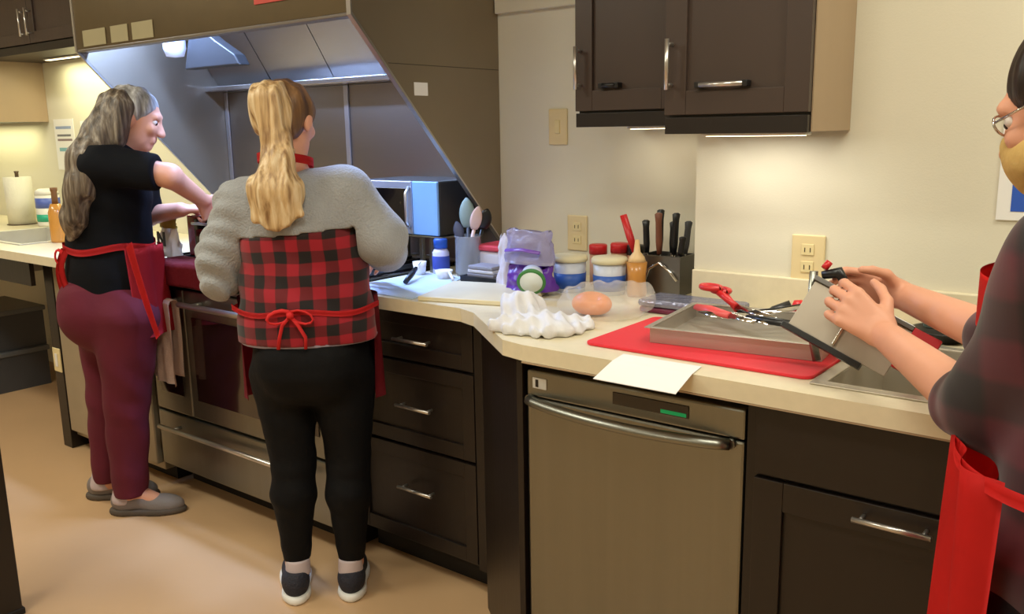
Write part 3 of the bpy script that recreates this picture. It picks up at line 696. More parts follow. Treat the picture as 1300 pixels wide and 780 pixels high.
# cream chopping board
o = MB().prism([(-1.775, 1.812, ZT), (-1.455, 1.905, ZT), (-1.545, 2.165, ZT), (-1.865, 2.072, ZT)], (0, 0, .014), .003).build('chopping_board', mat('board_cream', (224, 210, 176), .45))
set_props(o, 'cream chopping board lying at an angle near the worktop step', 'board')
# bags and tubs
def bag_fn(x0, x1, y, z0, z1, dep, seed, top=.02):
    def f(u, v):
        a = u*2*PI; cx = (x0+x1)/2; w2 = (x1-x0)/2*(1-.10*v)
        d = dep*(1-.75*v**1.5)
        n_ = noise.noise(Vector((math.cos(a)*2, math.sin(a)*2, v*4+seed)))
        return (cx+w2*math.copysign(abs(math.cos(a))**.7, math.cos(a))+n_*.008, y+d*math.sin(a)+n_*.012, z0+(z1-z0)*v+(n_*top if v > .8 else 0))
    return f
t = thing('zip_bag', 'tall crinkled purple and clear food bag on the worktop', 'bag', (-1.52, 2.08, ZT))
MB().grid(bag_fn(-1.650, -1.482, 2.085, ZT+.0145, 1.005, .045, 2), 40, 10).build('purple_panel', mat('purple_foil', (98, 48, 160), .3, var=.15, bump=.3, bscale=30), t)
MB().grid(bag_fn(-1.656, -1.484, 2.085, 1.006, 1.106, .034, 5, .010), 40, 10, .0015).build('clear_top', mat('lilac_film', (196, 190, 226), .2, alpha=.8, bump=.4, bscale=40), t)
b = MB(); b.tube([(-1.632, 2.046, 1.046), (-1.57, 2.042, 1.052), (-1.505, 2.046, 1.046)], .006, flat=.4); b.build('zip_seal', mat('violet_strip', (126, 84, 190), .3), t)
o = MB().grid(bag_fn(-1.72, -1.66, 2.13, ZT, 1.075, .03, 9, .03), 36, 10).build('food_bag', mat('white_film', (218, 214, 228), .3, bump=.4, bscale=40))
set_props(o, 'crumpled whitish bag standing behind the purple one', 'bag')
t = thing('dip_tub', 'round tub tipped to face outwards, white lid ringed in green, by the purple bag', 'tub', (-1.5, 1.98, ZT))
Mx = Matrix.Translation((-1.49, 1.985, ZT+.060)) @ Euler((math.radians(-68), 0, math.radians(32))).to_matrix().to_4x4() @ Matrix.Rotation(PI, 4, 'X')
MB().lathe([(0, -.040), (.030, -.040), (.038, 0), (0, 0)], M=Mx).build('tub_body', mat('tub_blueish', (200, 208, 226), .4), t)
MB().lathe([(.033, .0005), (.041, .0005), (.042, .007), (.033, .009)], M=Mx).build('rim_ring', mat('green_ring', (60, 128, 62), .45), t)
MB().lathe([(0, .0095), (.0325, .0095), (.0325, .0005), (0, .0005)], M=Mx).build('lid', mat('lid_white', (226, 232, 230), .5), t)
for i, (x, y, r_, lab) in enumerate(((-1.497, 2.19, .052, 'blue and white tub with a cream lid, left one of the pair'), (-1.372, 2.215, .052, 'blue and white tub with a cream lid, right one of the pair'))):
    t = thing('spread_tub', lab, 'tub', (x, y, ZT), 0, 'blue and white tubs')
    MB().lathe([(0, 0), (r_*.86, 0), (r_*.95, .092), (0, .092)], (x, y, ZT)).build('tub_body', mat('tub_white', (214, 220, 236), .4), t)
    MB().lathe([(r_*.885, .012), (r_*.90, .012), (r_*.962, .058), (r_*.94, .058)], (x, y, ZT)).build('label_band', mat('tub_blue', (52, 98, 192), .4), t)
    MB().lathe([(0, .110), (r_*.96, .110), (r_*1.04, .104), (r_*1.04, .0925), (0, .0925)], (x, y, ZT)).build('lid', mat('tub_lid', (236, 226, 190), .4), t)
for i, (x, y, z1, lab, mm) in enumerate(((-1.495, 2.345, .125, 'red-lidded jar behind the tubs, left', redp_m), (-1.425, 2.36, .132, 'red-lidded jar behind the tubs, right', redp_m), (-1.372, 2.37, .128, 'black-lidded jar behind the right tub', black_m))):
    t = thing('spice_jar', lab, 'jar', (x, y, ZT), 0, 'spice jars behind the tubs')
    MB().lathe([(0, 0), (.027, 0), (.027, z1-.03), (0, z1-.03)], (x, y, ZT)).build('jar_body', mat('jar_pink', (200, 150, 120), .4), t)
    MB().lathe([(0, z1), (.026, z1), (.029, z1-.004), (.029, z1-.0295), (0, z1-.0295)], (x, y, ZT)).build('lid', mm, t)
t = thing('squeeze_bottle', 'amber squeeze bottle with a cream nozzle left of the utensil holder', 'bottle', (-1.3, 2.2, ZT))
hx, hy = -1.285, 2.225
MB().lathe([(0, 0), (.027, 0), (.030, .01), (.026, .055), (.030, .10), (0, .10)], (hx, hy, ZT)).build('bottle_body', mat('amber', (206, 142, 66), .3, coat=.3), t)
MB().lathe([(0, .1005), (.027, .1005), (.022, .115), (.010, .13), (.006, .165), (0, .165)], (hx, hy, ZT)).build('nozzle', mat('nozzle_cream', (240, 204, 150), .4), t)
# steel utensil holder
t = thing('utensil_holder', 'square steel caddy crammed with knives and black utensils by the wall step', 'holder', (-1.235, 2.32, ZT))
b = MB(); x0, x1, y0, y1 = -1.305, -1.172, 2.275, 2.375
b.box((x0, y0, ZT), (x1, y1, ZT+.005))
for q in (((x0, y0), (x1, y0+.004)), ((x0, y1-.004), (x1, y1)), ((x0, y0+.004), (x0+.004, y1-.004)), ((x1-.004, y0+.004), (x1, y1-.004))): b.box((q[0][0], q[0][1], ZT+.0052), (q[1][0], q[1][1], ZT+.115))
b.build('caddy_body', mat('dark_steel', (120, 118, 116), .3, metal=.9), t)
MB().tube([(-1.29, 2.272, .935), (-1.27, 2.270, .99), (-1.235, 2.268, 1.01), (-1.20, 2.270, .985), (-1.18, 2.272, .96)], .005).build('front_handle', chrome_m, t)
ut = [(-1.29, 2.30, -1.305, 2.31, 1.125, black_m, 'black-handled knife, leftmost in the steel caddy'), (-1.27, 2.33, -1.272, 2.34, 1.155, black_m, 'black ladle handle standing high in the steel caddy, second from left'),
      (-1.25, 2.30, -1.252, 2.29, 1.150, mat('brown_wood', (120, 70, 50), .5), 'brown wooden handle rising mid-left in the steel caddy'), (-1.235, 2.34, -1.235, 2.35, 1.12, black_m, 'short black handle in the middle of the steel caddy'),
      (-1.215, 2.31, -1.205, 2.31, 1.150, black_m, 'black handle with a rounded end, high at the right of the steel caddy'), (-1.195, 2.33, -1.180, 2.34, 1.125, grey_m, 'grey handle leaning right in the steel caddy'),
      (-1.19, 2.295, -1.172, 2.29, 1.085, black_m, 'low black handle at the right rim of the steel caddy')]
for x, y, tx, ty, tz, mm, lab in ut:
    t = thing('kitchen_utensil', lab, 'utensil', (x, y, ZT+.006), 0, 'utensils in the steel caddy')
    MB().tube([(x, y, ZT+.0065), (x+(tx-x)*.5, y+(ty-y)*.5, 1.03)], .004, 8).build('shank', chrome_m, t)
    e = Vector((tx, ty, tz)); a = Vector((x+(tx-x)*.5, y+(ty-y)*.5, 1.031))
    MB().tube([a, a.lerp(e, .3), a.lerp(e, .8), e, e+Vector((0, 0, .004))], .01, 10, rs=[.007, .010, .0095, .012, .006], flat=.7).build('handle', mm, t)
t = thing('spatula', 'red-handled spatula propped between the tubs and the amber bottle', 'spatula', (-1.345, 2.30, ZT))
MB().tube([(-1.325, 2.315, ZT+.006), (-1.345, 2.32, 1.02)], .006).build('blade', chrome_m, t)
MB().tube([(-1.345, 2.32, 1.02), (-1.365, 2.322, 1.07), (-1.392, 2.325, 1.138)], .01, rs=[.008, .012, .011], flat=.6).build('handle', redp_m, t)
# crumpled paper towel and bread bag
def crumple(amp, s, seed):
    def f(X, Y, Z):
        return amp*(np.sin(s*X+3*np.sin(s*.6*Y+seed))*np.cos(s*.8*Y-2*np.sin(s*.5*X))+.6*np.sin(s*2.3*X+s*1.7*Y+seed+30*Z))
    return f
o = sdf('paper_towel', [el((0, 0, .006), (.135, .115, .022), k=.02), el((-.10, .05, .034), (.055, .06, .036), k=.03), el((.045, -.045, .015), (.085, .06, .024), k=.02), el((-.02, -.08, .012), (.07, .04, .022), k=.02)], mat('towel_paper', (222, 220, 222), .9, var=.01, bump=.2, bscale=60), None, .0045, cuts=[((0, 0, 0), (0, 0, -1))], disp=crumple(.0075, 62, 1))
o.location = (-1.275, 1.735, ZT); set_props(o, 'crumpled white paper towel heaped at the worktop step', 'paper towel')
film = mat('clear_film', (236, 232, 226), .25, alpha=.25, bump=.5, bscale=30)
o = sdf('plastic_bag', [el((-.01, -.01, .03), (.120, .088, .056), k=.03), el((.07, .05, .045), (.05, .05, .045), k=.04)], film, None, .005, cuts=[((0, 0, 0), (0, 0, -1))], disp=crumple(.005, 50, 4))
o.location = (-1.22, 1.945, ZT); set_props(o, 'clear crinkled plastic bag wrapped round the orange bun', 'bag')
o = sdf('bread_bun', [el((0, 0, .030), (.056, .046, .032), k=.02)], mat('bun_orange', (236, 132, 40), .55, var=.1, scale=20), None, .004, cuts=[((0, 0, .004), (0, 0, -1))])
o.location = (-1.250, 1.930, ZT-.001); set_props(o, 'round orange-brown bun inside the clear bag', 'bread')
# red mat
def rrect(x0, x1, y0, y1, z, r, n=6):
    P = []
    for cx, cy, a0 in ((x1-r, y1-r, 0), (x0+r, y1-r, 90), (x0+r, y0+r, 180), (x1-r, y0+r, 270)):
        for k in range(n+1):
            a = math.radians(a0+90*k/n); P.append((cx+r*math.cos(a), cy+r*math.sin(a), z))
    return P
t = MB(); t.prism(rrect(-1.085, -.562, 1.640, 1.975, ZT, .022), (0, 0, .007), .0015)
o = t.build('silicone_mat', red_m); set_props(o, 'bright red flexible chopping mat under the steel tray', 'mat')
# steel tray
TR = Matrix.Translation((-.955, 1.715, ZT+.0078)) @ Matrix.Rotation(math.radians(7), 4, 'Z')
t = thing('baking_tray', 'shallow stainless steel tray with knives and scissors on the red mat', 'tray', (-.955, 1.715, ZT+.0078))
W_, D_, H_ = .375, .30, .034
b = MB(); b.box((0, 0, 0), (W_, D_, .003), M=TR)
for q in (((0, 0), (W_, .004)), ((0, D_-.004), (W_, D_)), ((0, .004), (.004, D_-.004)), ((W_-.004, .004), (W_, D_-.004))): b.box((q[0][0], q[0][1], .0031), (q[1][0], q[1][1], H_-.0004), M=TR)
b.build('pan', mat('tray_steel', (186, 180, 170), .4, metal=.75), t)
b = MB()
for q in (((-.010, -.010), (W_+.010, .0035)), ((-.010, D_-.0035), (W_+.010, D_+.010)), ((-.010, .0035), (.0035, D_-.0035)), ((W_-.0035, .0035), (W_+.010, D_-.0035))): b.box((q[0][0], q[0][1], H_), (q[1][0], q[1][1], H_+.003), .001, M=TR)
b.build('rim', mat('tray_steel', (186, 180, 170)), t)
def tw(x, y, z): return TR @ Vector((x, y, z))
# scissors
def ring(cx, cy, r, z0, ang=0, ex=1.5):
    P = []
    for k in range(15):
        a = 2*PI*k/14; u = ex*r*math.cos(a); v = r*math.sin(a); P.append((cx+u*math.cos(ang)-v*math.sin(ang), cy+u*math.sin(ang)+v*math.cos(ang), z0))
    return P
t = thing('scissors', 'red-handled kitchen scissors lying open on the steel tray, the upper pair', 'scissors', (-.9, 2.0, .96), 0, 'red-handled tools on the tray')
SZ = ZT+.05
for s_ in (-1, 1):
    a = math.radians(-32+s_*7)
    h_ = MB(); c0 = Vector((-.83, 1.93, SZ+.008+s_*.005)); dr = Vector((math.cos(a), math.sin(a), -.03))
    cc = c0-dr*.115+Vector((0, 0, .03)); h_.tube(ring(cc.x, cc.y, .019, cc.z, a), .007, 8, caps=False); h_.tube([c0-dr*.02, c0-dr*.055+Vector((0, 0, .012)), c0-dr*.085+Vector((0, 0, .022))], .008)
    h_.build('handle', redp_m, t)
    MB().tube([c0-dr*.02, c0+dr*.05, c0+dr*.12], .008, rs=[.008, .009, .002], flat=.25).build('blade', chrome_m, t)
t = thing('peeler', 'red-handled peeler lying across the left front of the steel tray', 'peeler', (-.95, 1.9, .95), 0, 'red-handled tools on the tray')
MB().tube([tw(.030, .215, .046), tw(.075, .185, .047), tw(.135, .150, .046)], .01, rs=[.008, .013, .009], flat=.6).build('handle', mat('salmon_red', (226, 84, 84), .4), t)
MB().tube([tw(.135, .150, .046), tw(.205, .115, .044)], .007, flat=.3).build('blade', chrome_m, t)
t = thing('knife', 'black-handled knife lying along the front of the steel tray', 'knife', (-.8, 1.87, .94))
MB().tube([tw(.175, .150, .045), tw(.235, .135, .046), tw(.305, .120, .044)], .01, rs=[.008, .010, .009], flat=.7).build('handle', black_m, t)
MB().tube([tw(.175, .150, .045), tw(.09, .165, .043), tw(.05, .18, .042)], .012, rs=[.011, .010, .002], flat=.15).build('blade', chrome_m, t)
t = thing('tongs', 'black and steel tongs resting diagonally over the back of the tray', 'tongs', (-.8, 2.0, .95))
for s_ in (-1, 1):
    MB().tube([tw(.150, .19+s_*.01, .045), tw(.22, .235+s_*.022, .050), tw(.285, .275+s_*.016, .062)], .006, flat=.5).build('arm', [chrome_m, black_m][s_ > 0], t)
MB().tube([tw(.15, .18, .045), tw(.15, .20, .045)], .009).build('hinge', black_m, t)
t = thing('hand_mixer_tool', 'black tool with a round red end behind the tray by the sink', 'tool', (-.77, 2.07, ZT))
MB().tube([(-.835, 2.05, ZT+.011), (-.80, 2.06, ZT+.03), (-.765, 2.075, ZT+.05)], .014, rs=[.010, .022, .018], flat=.9).build('body', black_m, t)
MB().tube([(-.765, 2.075, ZT+.05), (-.75, 2.078, ZT+.046), (-.728, 2.08, ZT+.04)], .02, rs=[.017, .023, .015]).build('end_cap', redp_m, t)
t = thing('whisk', 'steel whisk lying between the tray tools and the sink', 'whisk', (-.72, 1.98, ZT))
b = MB(); b.tube([(-.80, 2.09, ZT+.007), (-.715, 2.10, ZT+.007)], .006); b.build('handle', satin_m, t)
b = MB()
for k in range(4):
    a = PI*k/4; P = []
    for q in range(11):
        u = PI*q/10; rr = .02*math.sin(u*1.0); P.append((-.715+.08*math.sin(u/2), 2.10+rr*math.cos(a)*math.cos(u), ZT+.023+rr*math.sin(a)*math.cos(u)))
    b.tube(P, .0012, 6)
b.build('wires', chrome_m, t)
t = thing('foil_packet', 'grey-blue packet with a maroon underside behind the red mat', 'packet', (-1.05, 2.08, ZT))
MB().box((-1.165, 2.03, ZT), (-.955, 2.14, ZT+.016), .006).build('lower_half', mat('maroon_foil', (112, 30, 66), .4, bump=.3), t)
MB().box((-1.168, 2.025, ZT+.0165), (-.90, 2.145, ZT+.036), .008).build('upper_half', mat('slate_foil', (134, 136, 160), .25, metal=.5, bump=.6, bscale=30), t)
# paper over the edge
b = MB()
b.prism([(-.962, 1.612, ZT+.0006), (-.777, 1.612, ZT+.0006), (-.767, 1.550, ZT+.0006), (-.952, 1.550, ZT+.0006)], (0, 0, .0012))
b.prism([(-.952, 1.5499, ZT+.0006), (-.767, 1.5499, ZT+.0006), (-.749, 1.447, ZT-.0115), (-.934, 1.447, ZT-.0115)], (0, 0, .0012))
o = b.build('paper_sheet', paper_m); set_props(o, 'white sheet of paper jutting over the worktop edge above the dishwasher', 'paper')
# bowl and sponge
t = thing('black_bowl', 'flat black bowl beyond the sink under the raised forearm', 'bowl', (-.40, 2.115, ZT))
MB().lathe([(0, .0), (.045, 0), (.066, .022), (.069, .022), (.069, .026), (.063, .026), (.043, .004), (0, .004)], (-.435, 2.128, ZT)).build('bowl_body', black_m, t)
o = MB().box((-.475, 2.105, ZT+.0262), (-.398, 2.15, ZT+.052), .008, 3).build('sponge', mat('sage_sponge', (96, 112, 104), .9, bump=.8, bscale=120)); set_props(o, 'grey-green sponge resting on the flat black bowl', 'sponge')
# far left worktop
t = thing('paper_towel_roll', 'white paper towel roll standing at the far left edge', 'paper towel', (-5.30, 2.2, ZT))
MB().lathe([(.02, .004), (.072, .004), (.072, .268), (.02, .268), (.02, .004)], (-5.33, 2.25, ZT)).build('roll', mat('roll_white', (236, 232, 216), .9, bump=.3), t)
MB().lathe([(0, 0), (.08, 0), (.08, .003), (.010, .003), (.010, .290), (.014, .30), (0, .302)], (-5.33, 2.25, ZT)).build('stand', mat('stand_brown', (90, 70, 50), .4), t)
t = thing('cleaner_canister', 'white wipes canister with blue and green labels by the far left sink', 'canister', (-5.03, 2.28, ZT))
px_, py_ = -5.10, 2.30
MB().lathe([(0, 0), (.060, 0), (.062, .01), (.062, .17), (0, .17)], (px_, py_, ZT)).build('canister_body', white_m, t)
MB().lathe([(.0622, .10), (.0635, .10), (.0635, .155), (.0622, .155)], (px_, py_, ZT)).build('blue_label', mat('canister_blue', (84, 104, 190), .4), t)
MB().lathe([(.0622, .025), (.0635, .025), (.0635, .065), (.0622, .065)], (px_, py_, ZT)).build('green_label', mat('canister_green', (40, 170, 140), .4), t)
MB().lathe([(0, .205), (.04, .205), (.058, .195), (.062, .1705), (0, .1705)], (px_, py_, ZT)).build('lid', white_m, t)
t = thing('oil_bottle', 'tall amber bottle with a dark neck by the far left sink, against the long hair', 'bottle', (-4.240, 1.945, ZT))
MB().lathe([(0, 0), (.034, 0), (.036, .01), (.036, .14), (.022, .18), (0, .18)], (-4.240, 1.945, ZT)).build('bottle_body', mat('amber_glass', (204, 140, 60), .25, coat=.4), t)
MB().lathe([(0, .1805), (.014, .1805), (.013, .235), (.016, .24), (.016, .255), (0, .255)], (-4.240, 1.945, ZT)).build('neck', mat('neck_brown', (128, 84, 44), .4), t)
t = thing('soap_bottle', 'small green soap bottle by the chrome tap', 'bottle', (-4.62, 2.3, ZT))
MB().lathe([(0, 0), (.026, 0), (.028, .06), (.012, .09), (0, .09)], (-4.62, 2.30, ZT)).build('bottle_body', mat('soap_green', (150, 200, 150), .3, trans=.3), t)
MB().lathe([(0, .0905), (.009, .0905), (.009, .115), (0, .115)], (-4.62, 2.30, ZT)).build('pump', white_m, t)
# on the range
ZG = .9440
t = thing('coffee_bag', 'white and yellow food bag with black lettering on the range', 'bag', (-3.13, 1.85, ZG))
MB().grid(bag_fn(-3.180, -3.075, 1.85, ZG, 1.05, .035, 3, .0), 36, 10).build('bag_body', mat('bag_white', (232, 226, 212), .5), t)
MB().grid(bag_fn(-3.178, -3.077, 1.85, 1.0505, 1.10, .012, 3, .01), 36, 6, .001).build('bag_top', mat('bag_yellow', (214, 186, 90), .5), t)
b = MB(); y_ = 1.812
b.prism([(-3.152, y_, .985), (-3.139, y_, .985), (-3.139, y_, 1.040), (-3.152, y_, 1.040)], (0, .003, 0)); b.prism([(-3.112, y_, .985), (-3.099, y_, .985), (-3.099, y_, 1.040), (-3.112, y_, 1.040)], (0, .003, 0)); b.prism([(-3.152, y_-.0005, 1.040), (-3.139, y_-.0005, 1.040), (-3.099, y_-.0005, .985), (-3.112, y_-.0005, .985)], (0, .003, 0))
b.build('letter_n', black_m, t)
t = thing('toaster_oven', 'dark red countertop oven with a black glass front on the range', 'oven', (-2.85, 2.05, ZG))
MB().box((-3.07, 1.892, ZG), (-2.70, 2.17, 1.10), .006).build('case', dred_m, t)
d = MB().box((-3.00, 1.878, .957), (-2.755, 1.8915, 1.09), .003).build('door', blackg_m, t)
bar_handle(d, (-2.98, 1.878, 1.075), (-2.79, 1.878, 1.075), (0, -.02, 0), .005)
def rcloth(u, v):
    x = -3.075+u*.40; s = v*.20
    if s < .12: return (x, 1.862-s, ZG+.002+.003*math.sin(u*14)*min(1, v*4))
    a = s-.12; return (x+.003*math.sin(v*9), 1.742-.006-.004*math.sin(u*14+v*3)-min(a, .008)*.6, ZG-.003-a)
o = MB().grid(rcloth, 40, 20, .004).build('oven_cloth', mat('dark_red_cloth', (124, 18, 32), .7, bump=.3)); set_props(o, 'dark red cloth folded over the front edge of the range top', 'cloth')

# ================================================================== people
def ringband(fn_r, c, w0, w1, a0, a1, n, m_, name, parent, thick=.004, lean=(0, 0), nv=6, sag=None):
    """cloth wrapped round an upright ellipse: fn_r(angle, v) -> (ru, rv)"""
    def f(u, v):
        a = a0+(a1-a0)*u; ru, rv = fn_r(a, v); wz = w0+(w1-w0)*v+(sag(u, v) if sag else 0)
        return (c[0]+lean[0]*v+ru*math.cos(a), c[1]+lean[1]*v+rv*math.sin(a), wz)
    return MB().grid(f, n, nv, thick).build(name, m_, parent, local=True)

def sneaker(root, heel, toe, name, upper, sole, parentname=None, L=.25, clog=False):
    """heel and toe points on the floor, local"""
    h_ = np.array(heel, float); t_ = np.array(toe, float); d = unit(t_-h_); sd = np.array([d[1], -d[0], 0])
    p = lambda a, s_, z: h_+d*a*L+sd*s_+np.array([0, 0, z])
    R = np.stack([sd, d, np.array([0, 0, 1.])], 1)
    up = sdf(name, [el(p(.70, 0, .030), (.043, .085, .040), R, .03), el(p(.22, 0, .045), (.036, .060, .048), R, .03), rc(p(.18, 0, .06), p(.45, 0, .06), .036, .032, .03)], upper, root, .005, cuts=[((0, 0, .018), (0, 0, -1))]+([((0, 0, .088), (0, 0, 1))]))
    sdf('sole', [el(p(.68, 0, .010), (.049, .098, .03), R, .02), el(p(.20, 0, .010), (.041, .066, .03), R, .02), rc(p(.2, 0, .01), p(.7, 0, .01), .038, .042, .02)], sole, up, .005, cuts=[((0, 0, .024), (0, 0, 1)), ((0, 0, .001), (0, 0, -1))])
    return up

# ---------------- blonde person in grey and red plaid, seen from behind
P2 = thing('person', 'person with long blonde ponytail, grey and red plaid top and black leggings at the range', 'person', (-2.015, 1.62, 0), YAW)
hc2 = (-.046, .05, 1.437)
hp2, ey2, R2, W2 = head(hc2, (.30, .90, -.32), .92)
legs2 = [rc((-.105, .02, .70), (-.088, .01, .43), .090, .058, .03), rc((-.088, .01, .43), (-.090, -.005, .33), .056, .060, .02), rc((-.090, -.005, .33), (-.095, 0, .10), .058, .032, .02),
         rc((.078, .02, .70), (.078, .01, .43), .090, .058, .03), rc((.078, .01, .43), (.076, -.005, .33), .056, .060, .02), rc((.076, -.005, .33), (.073, 0, .10), .058, .032, .02)]
pel2 = [el((-.062, -.025, .74), (.100, .108, .115), None, .05), el((.040, -.025, .74), (.100, .108, .115), None, .05), el((-.012, .02, .82), (.165, .11, .12), None, .04)]
arm2 = [rc((.125, .02, 1.24), (.215, .015, 1.085), .050, .040, .03), rc((.215, .015, 1.085), (.165, .25, 1.02), .040, .027, .02),
        rc((-.20, .02, 1.20), (-.265, .02, 1.02), .050, .040, .03), rc((-.265, .02, 1.02), (-.25, .24, 1.00), .040, .027, .02)]
b2 = pel2+legs2+[el((-.02, .03, .96), (.135, .09, .17), None, .05), el((-.03, .03, 1.13), (.15, .095, .13), None, .05), rc((-.17, .02, 1.225), (.10, .02, 1.245), .055, .055, .04), rc((-.045, .03, 1.26), (-.047, .045, 1.36), .050, .047, .03)]
b2 += [rc((-.095, 0, .10), (-.122, .10, .040), .032, .024, .02), rc((.073, 0, .10), (.062, .10, .040), .032, .024, .02)]
b2 += arm2+hp2+hand((.165, .25, 1.02), (-.35, .9, -.25), (-.5, -.2, -.8), (-.8, 0, .4), s=.9)+hand((-.25, .24, 1.00), (.35, .9, -.2), (.4, -.2, -.8), (.8, 0, .4), s=.9)
sdf('body', b2, skin_m, P2, .0045)
eyes(ey2, R2, .92, P2)
legm = mat('black_leggings', (9, 9, 12), .75, var=.1, bump=.2, bscale=40, spec=.2)
sdf('leggings', inflate(pel2+legs2, .007), legm, P2, .006, cuts=[((0, 0, .87), (0, 0, 1)), ((0, 0, .112), (0, 0, -1))], disp=wrinkle(.0015, 25, 60))
plaid2 = plaid_mat('buffalo_plaid', (160, 16, 36), (18, 8, 10), .034, .03)
torso2 = [el((-.014, -.005, .83), (.206, .124, .15), None, .05), el((-.020, .005, .92), (.190, .118, .16), None, .05), el((-.022, .03, 1.02), (.178, .125, .16), None, .05), el((-.02, .03, 1.13), (.175, .125, .14), None, .05)]
sdf('plaid_jacket', torso2, plaid2, P2, .006, cuts=[((0, 0, 1.128), (-.09, 0, 1)), ((0, 0, .812), (.01, 0, -1))], disp=wrinkle(.006, 14, 34, 1.3))
grey2 = mat('grey_fleece', (158, 160, 164), .95, var=.06, scale=25, bump=.5, bscale=160, sheen=.4)
yk = [el((-.02, .03, 1.13), (.183, .134, .145), None, .05), rc((-.175, .02, 1.205), (.105, .02, 1.235), .072, .072, .05),
      rc((.115, .02, 1.225), (.208, .012, 1.10), .074, .072, .04), rc((.208, .012, 1.090), (.205, .11, 1.045), .072, .060, .03), rc((.205, .11, 1.055), (.17, .235, 1.022), .060, .040, .02),
      rc((-.19, .02, 1.19), (-.255, .015, 1.06), .070, .066, .04), rc((-.255, .015, 1.06), (-.268, .03, .985), .064, .058, .03), rc((-.268, .03, .99), (-.255, .22, .998), .056, .040, .02)]
def yd(X, Y, Z):
    base = wrinkle(.003, 16, 30, .4)(X, Y, Z)
    cuffs = 1/(1+np.exp((X+.20)*60)); cr_ = .0050*np.sin(110*Z+40*X+6*np.sin(20*Y))*cuffs
    return base+cr_
def cut_torso_only(X, Y, Z): return 0
# the yoke ends along a slanted seam on the back while the sleeves go on below it
yoke_cut = lambda X, Y, Z: np.where((np.abs(X+.02) < .165+0*Z) & (Z < 1.125+.09*X+0*Y) & (Y < .2), .03, 0.0)
sdf('grey_yoke', yk, grey2, P2, .006, disp=lambda X, Y, Z: yd(X, Y, Z)+yoke_cut(X, Y, Z))
sdf('undershirt_hem', [el((-.015, -.005, .84), (.206, .127, .10), None, .04)], mat('lilac_cloth', (170, 166, 196), .85), P2, .005, cuts=[((0, 0, .824), (.0, 0, 1)), ((0, 0, .806), (.02, 0, -1))])
# apron on the blonde person
def ar2(a, v): return (.205+.012*math.sin(a*9)*(1-v), .122+.006*math.sin(a*11)*(1-v))
ringband(ar2, (-.018, .03), .62, .935, math.radians(-14), math.radians(194), 60, mat('deep_red_apron', (132, 18, 30), .8, bump=.3, bscale=20), 'apron_skirt', P2, .003)
ringband(lambda a, v: (.212, .134), (-.018, .000), .900, .916, -PI, PI, 72, apron_m, 'apron_waist_tie', P2, .003, nv=2, sag=lambda u, v: .006*math.sin(u*30))
ringband(lambda a, v: (.076, .090), (-.048, -.002), 1.312, 1.336, -PI, PI, 40, apron_m, 'apron_neck_strap', P2, .004, nv=2, sag=lambda u, v: -.016*math.sin((u-.45)*2*PI))
b = MB(); y = -.134
for s_ in (-1, 1):
    P_ = [(-.030, y, .908)]
    for k in range(1, 10):
        a = 2*PI*k/10; P_.append((-.030+s_*(.032-.032*math.cos(a)), y-.010*math.sin(a/2), .908+.018*math.sin(a)*1.0-.006*(1-math.cos(a))))
    P_.append((-.030, y, .908)); b.tube(P_, .0055, 8, flat=.6, caps=False)
    b.tube([(-.030, y-.004, .905), (-.030+s_*.022, y-.012, .88), (-.030+s_*.036+.004, y-.010, .845), (-.030+s_*.038, y-.008, .812)], .0055, 8, flat=.55)
b.lathe([(0, -.010), (.010, -.006), (.010, .006), (0, .010)], (-.030, y-.006, .907)); b.build('apron_bow', apron_m, P2, local=True)
# hair: head cover, ponytail
blond = hair_mat('blonde_hair', (140, 104, 66), (208, 174, 126), (240, 220, 182), 60)
brown = hair_mat('dark_blonde_roots', (70, 46, 30), (112, 80, 52), (160, 120, 80), 34)
hd = sdf('hair_cap', [el(W2(0, -.020, .026), np.array([.080, .094, .088])*.95, R2, .02), el(W2(0, -.045, -.015), np.array([.072, .060, .070])*.95, R2, .02)], brown, P2, .0045,
    cuts=[(W2(0, .045, 0), R2[:, 1]*.9+R2[:, 2]*-.35)], disp=strands(.0018, 170))
pony = [el((-.075, -.010, 1.462), (.068, .062, .082), None, .03), rc((-.074, -.055, 1.49), (-.052, -.072, 1.38), .046, .034, .03), rc((-.052, -.072, 1.38), (-.042, -.088, 1.33), .034, .024, .02),
        rc((-.044, -.088, 1.33), (-.090, -.100, 1.25), .030, .040, .03), rc((-.044, -.088, 1.33), (-.020, -.108, 1.25), .030, .036, .03), rc((-.044, -.088, 1.33), (-.055, -.112, 1.24), .030, .042, .03),
        rc((-.090, -.100, 1.25), (-.105, -.118, 1.175), .040, .018, .03), rc((-.020, -.108, 1.25), (.005, -.122, 1.185), .036, .018, .03), rc((-.055, -.112, 1.24), (-.062, -.132, 1.150), .042, .014, .03), rc((-.03, -.112, 1.24), (-.030, -.132, 1.160), .036, .012, .02)]
sdf('ponytail', pony, blond, P2, .0042, disp=strands(.0030, 170, .8))
sdf('hair_tie', [rc((-.056, -.078, 1.352), (-.036, -.078, 1.352), .034, .034, .01)], mat('tie_gold', (196, 160, 110), .6), P2, .004, cuts=[((0, 0, 1.360), (0, 0, 1)), ((0, 0, 1.346), (0, 0, -1))])
sneaker(P2, (-.085, -.075, 0), (-.145, .16, 0), 'shoe', mat('navy_knit', (38, 38, 50), .8, bump=.6, bscale=160), white_m)
sneaker(P2, (.078, -.062, 0), (.050, .17, 0), 'shoe', mat('navy_knit', (38, 38, 50)), white_m)
for cx in (-.091, .071):
    sdf('sock', [rc((cx, -.014, .075), (cx, -.008, .128), .038, .036, .01)], mat('sock_pinkgrey', (196, 180, 184), .9), P2, .005, cuts=[((0, 0, .120), (0, 0, 1)), ((0, 0, .068), (0, 0, -1))])

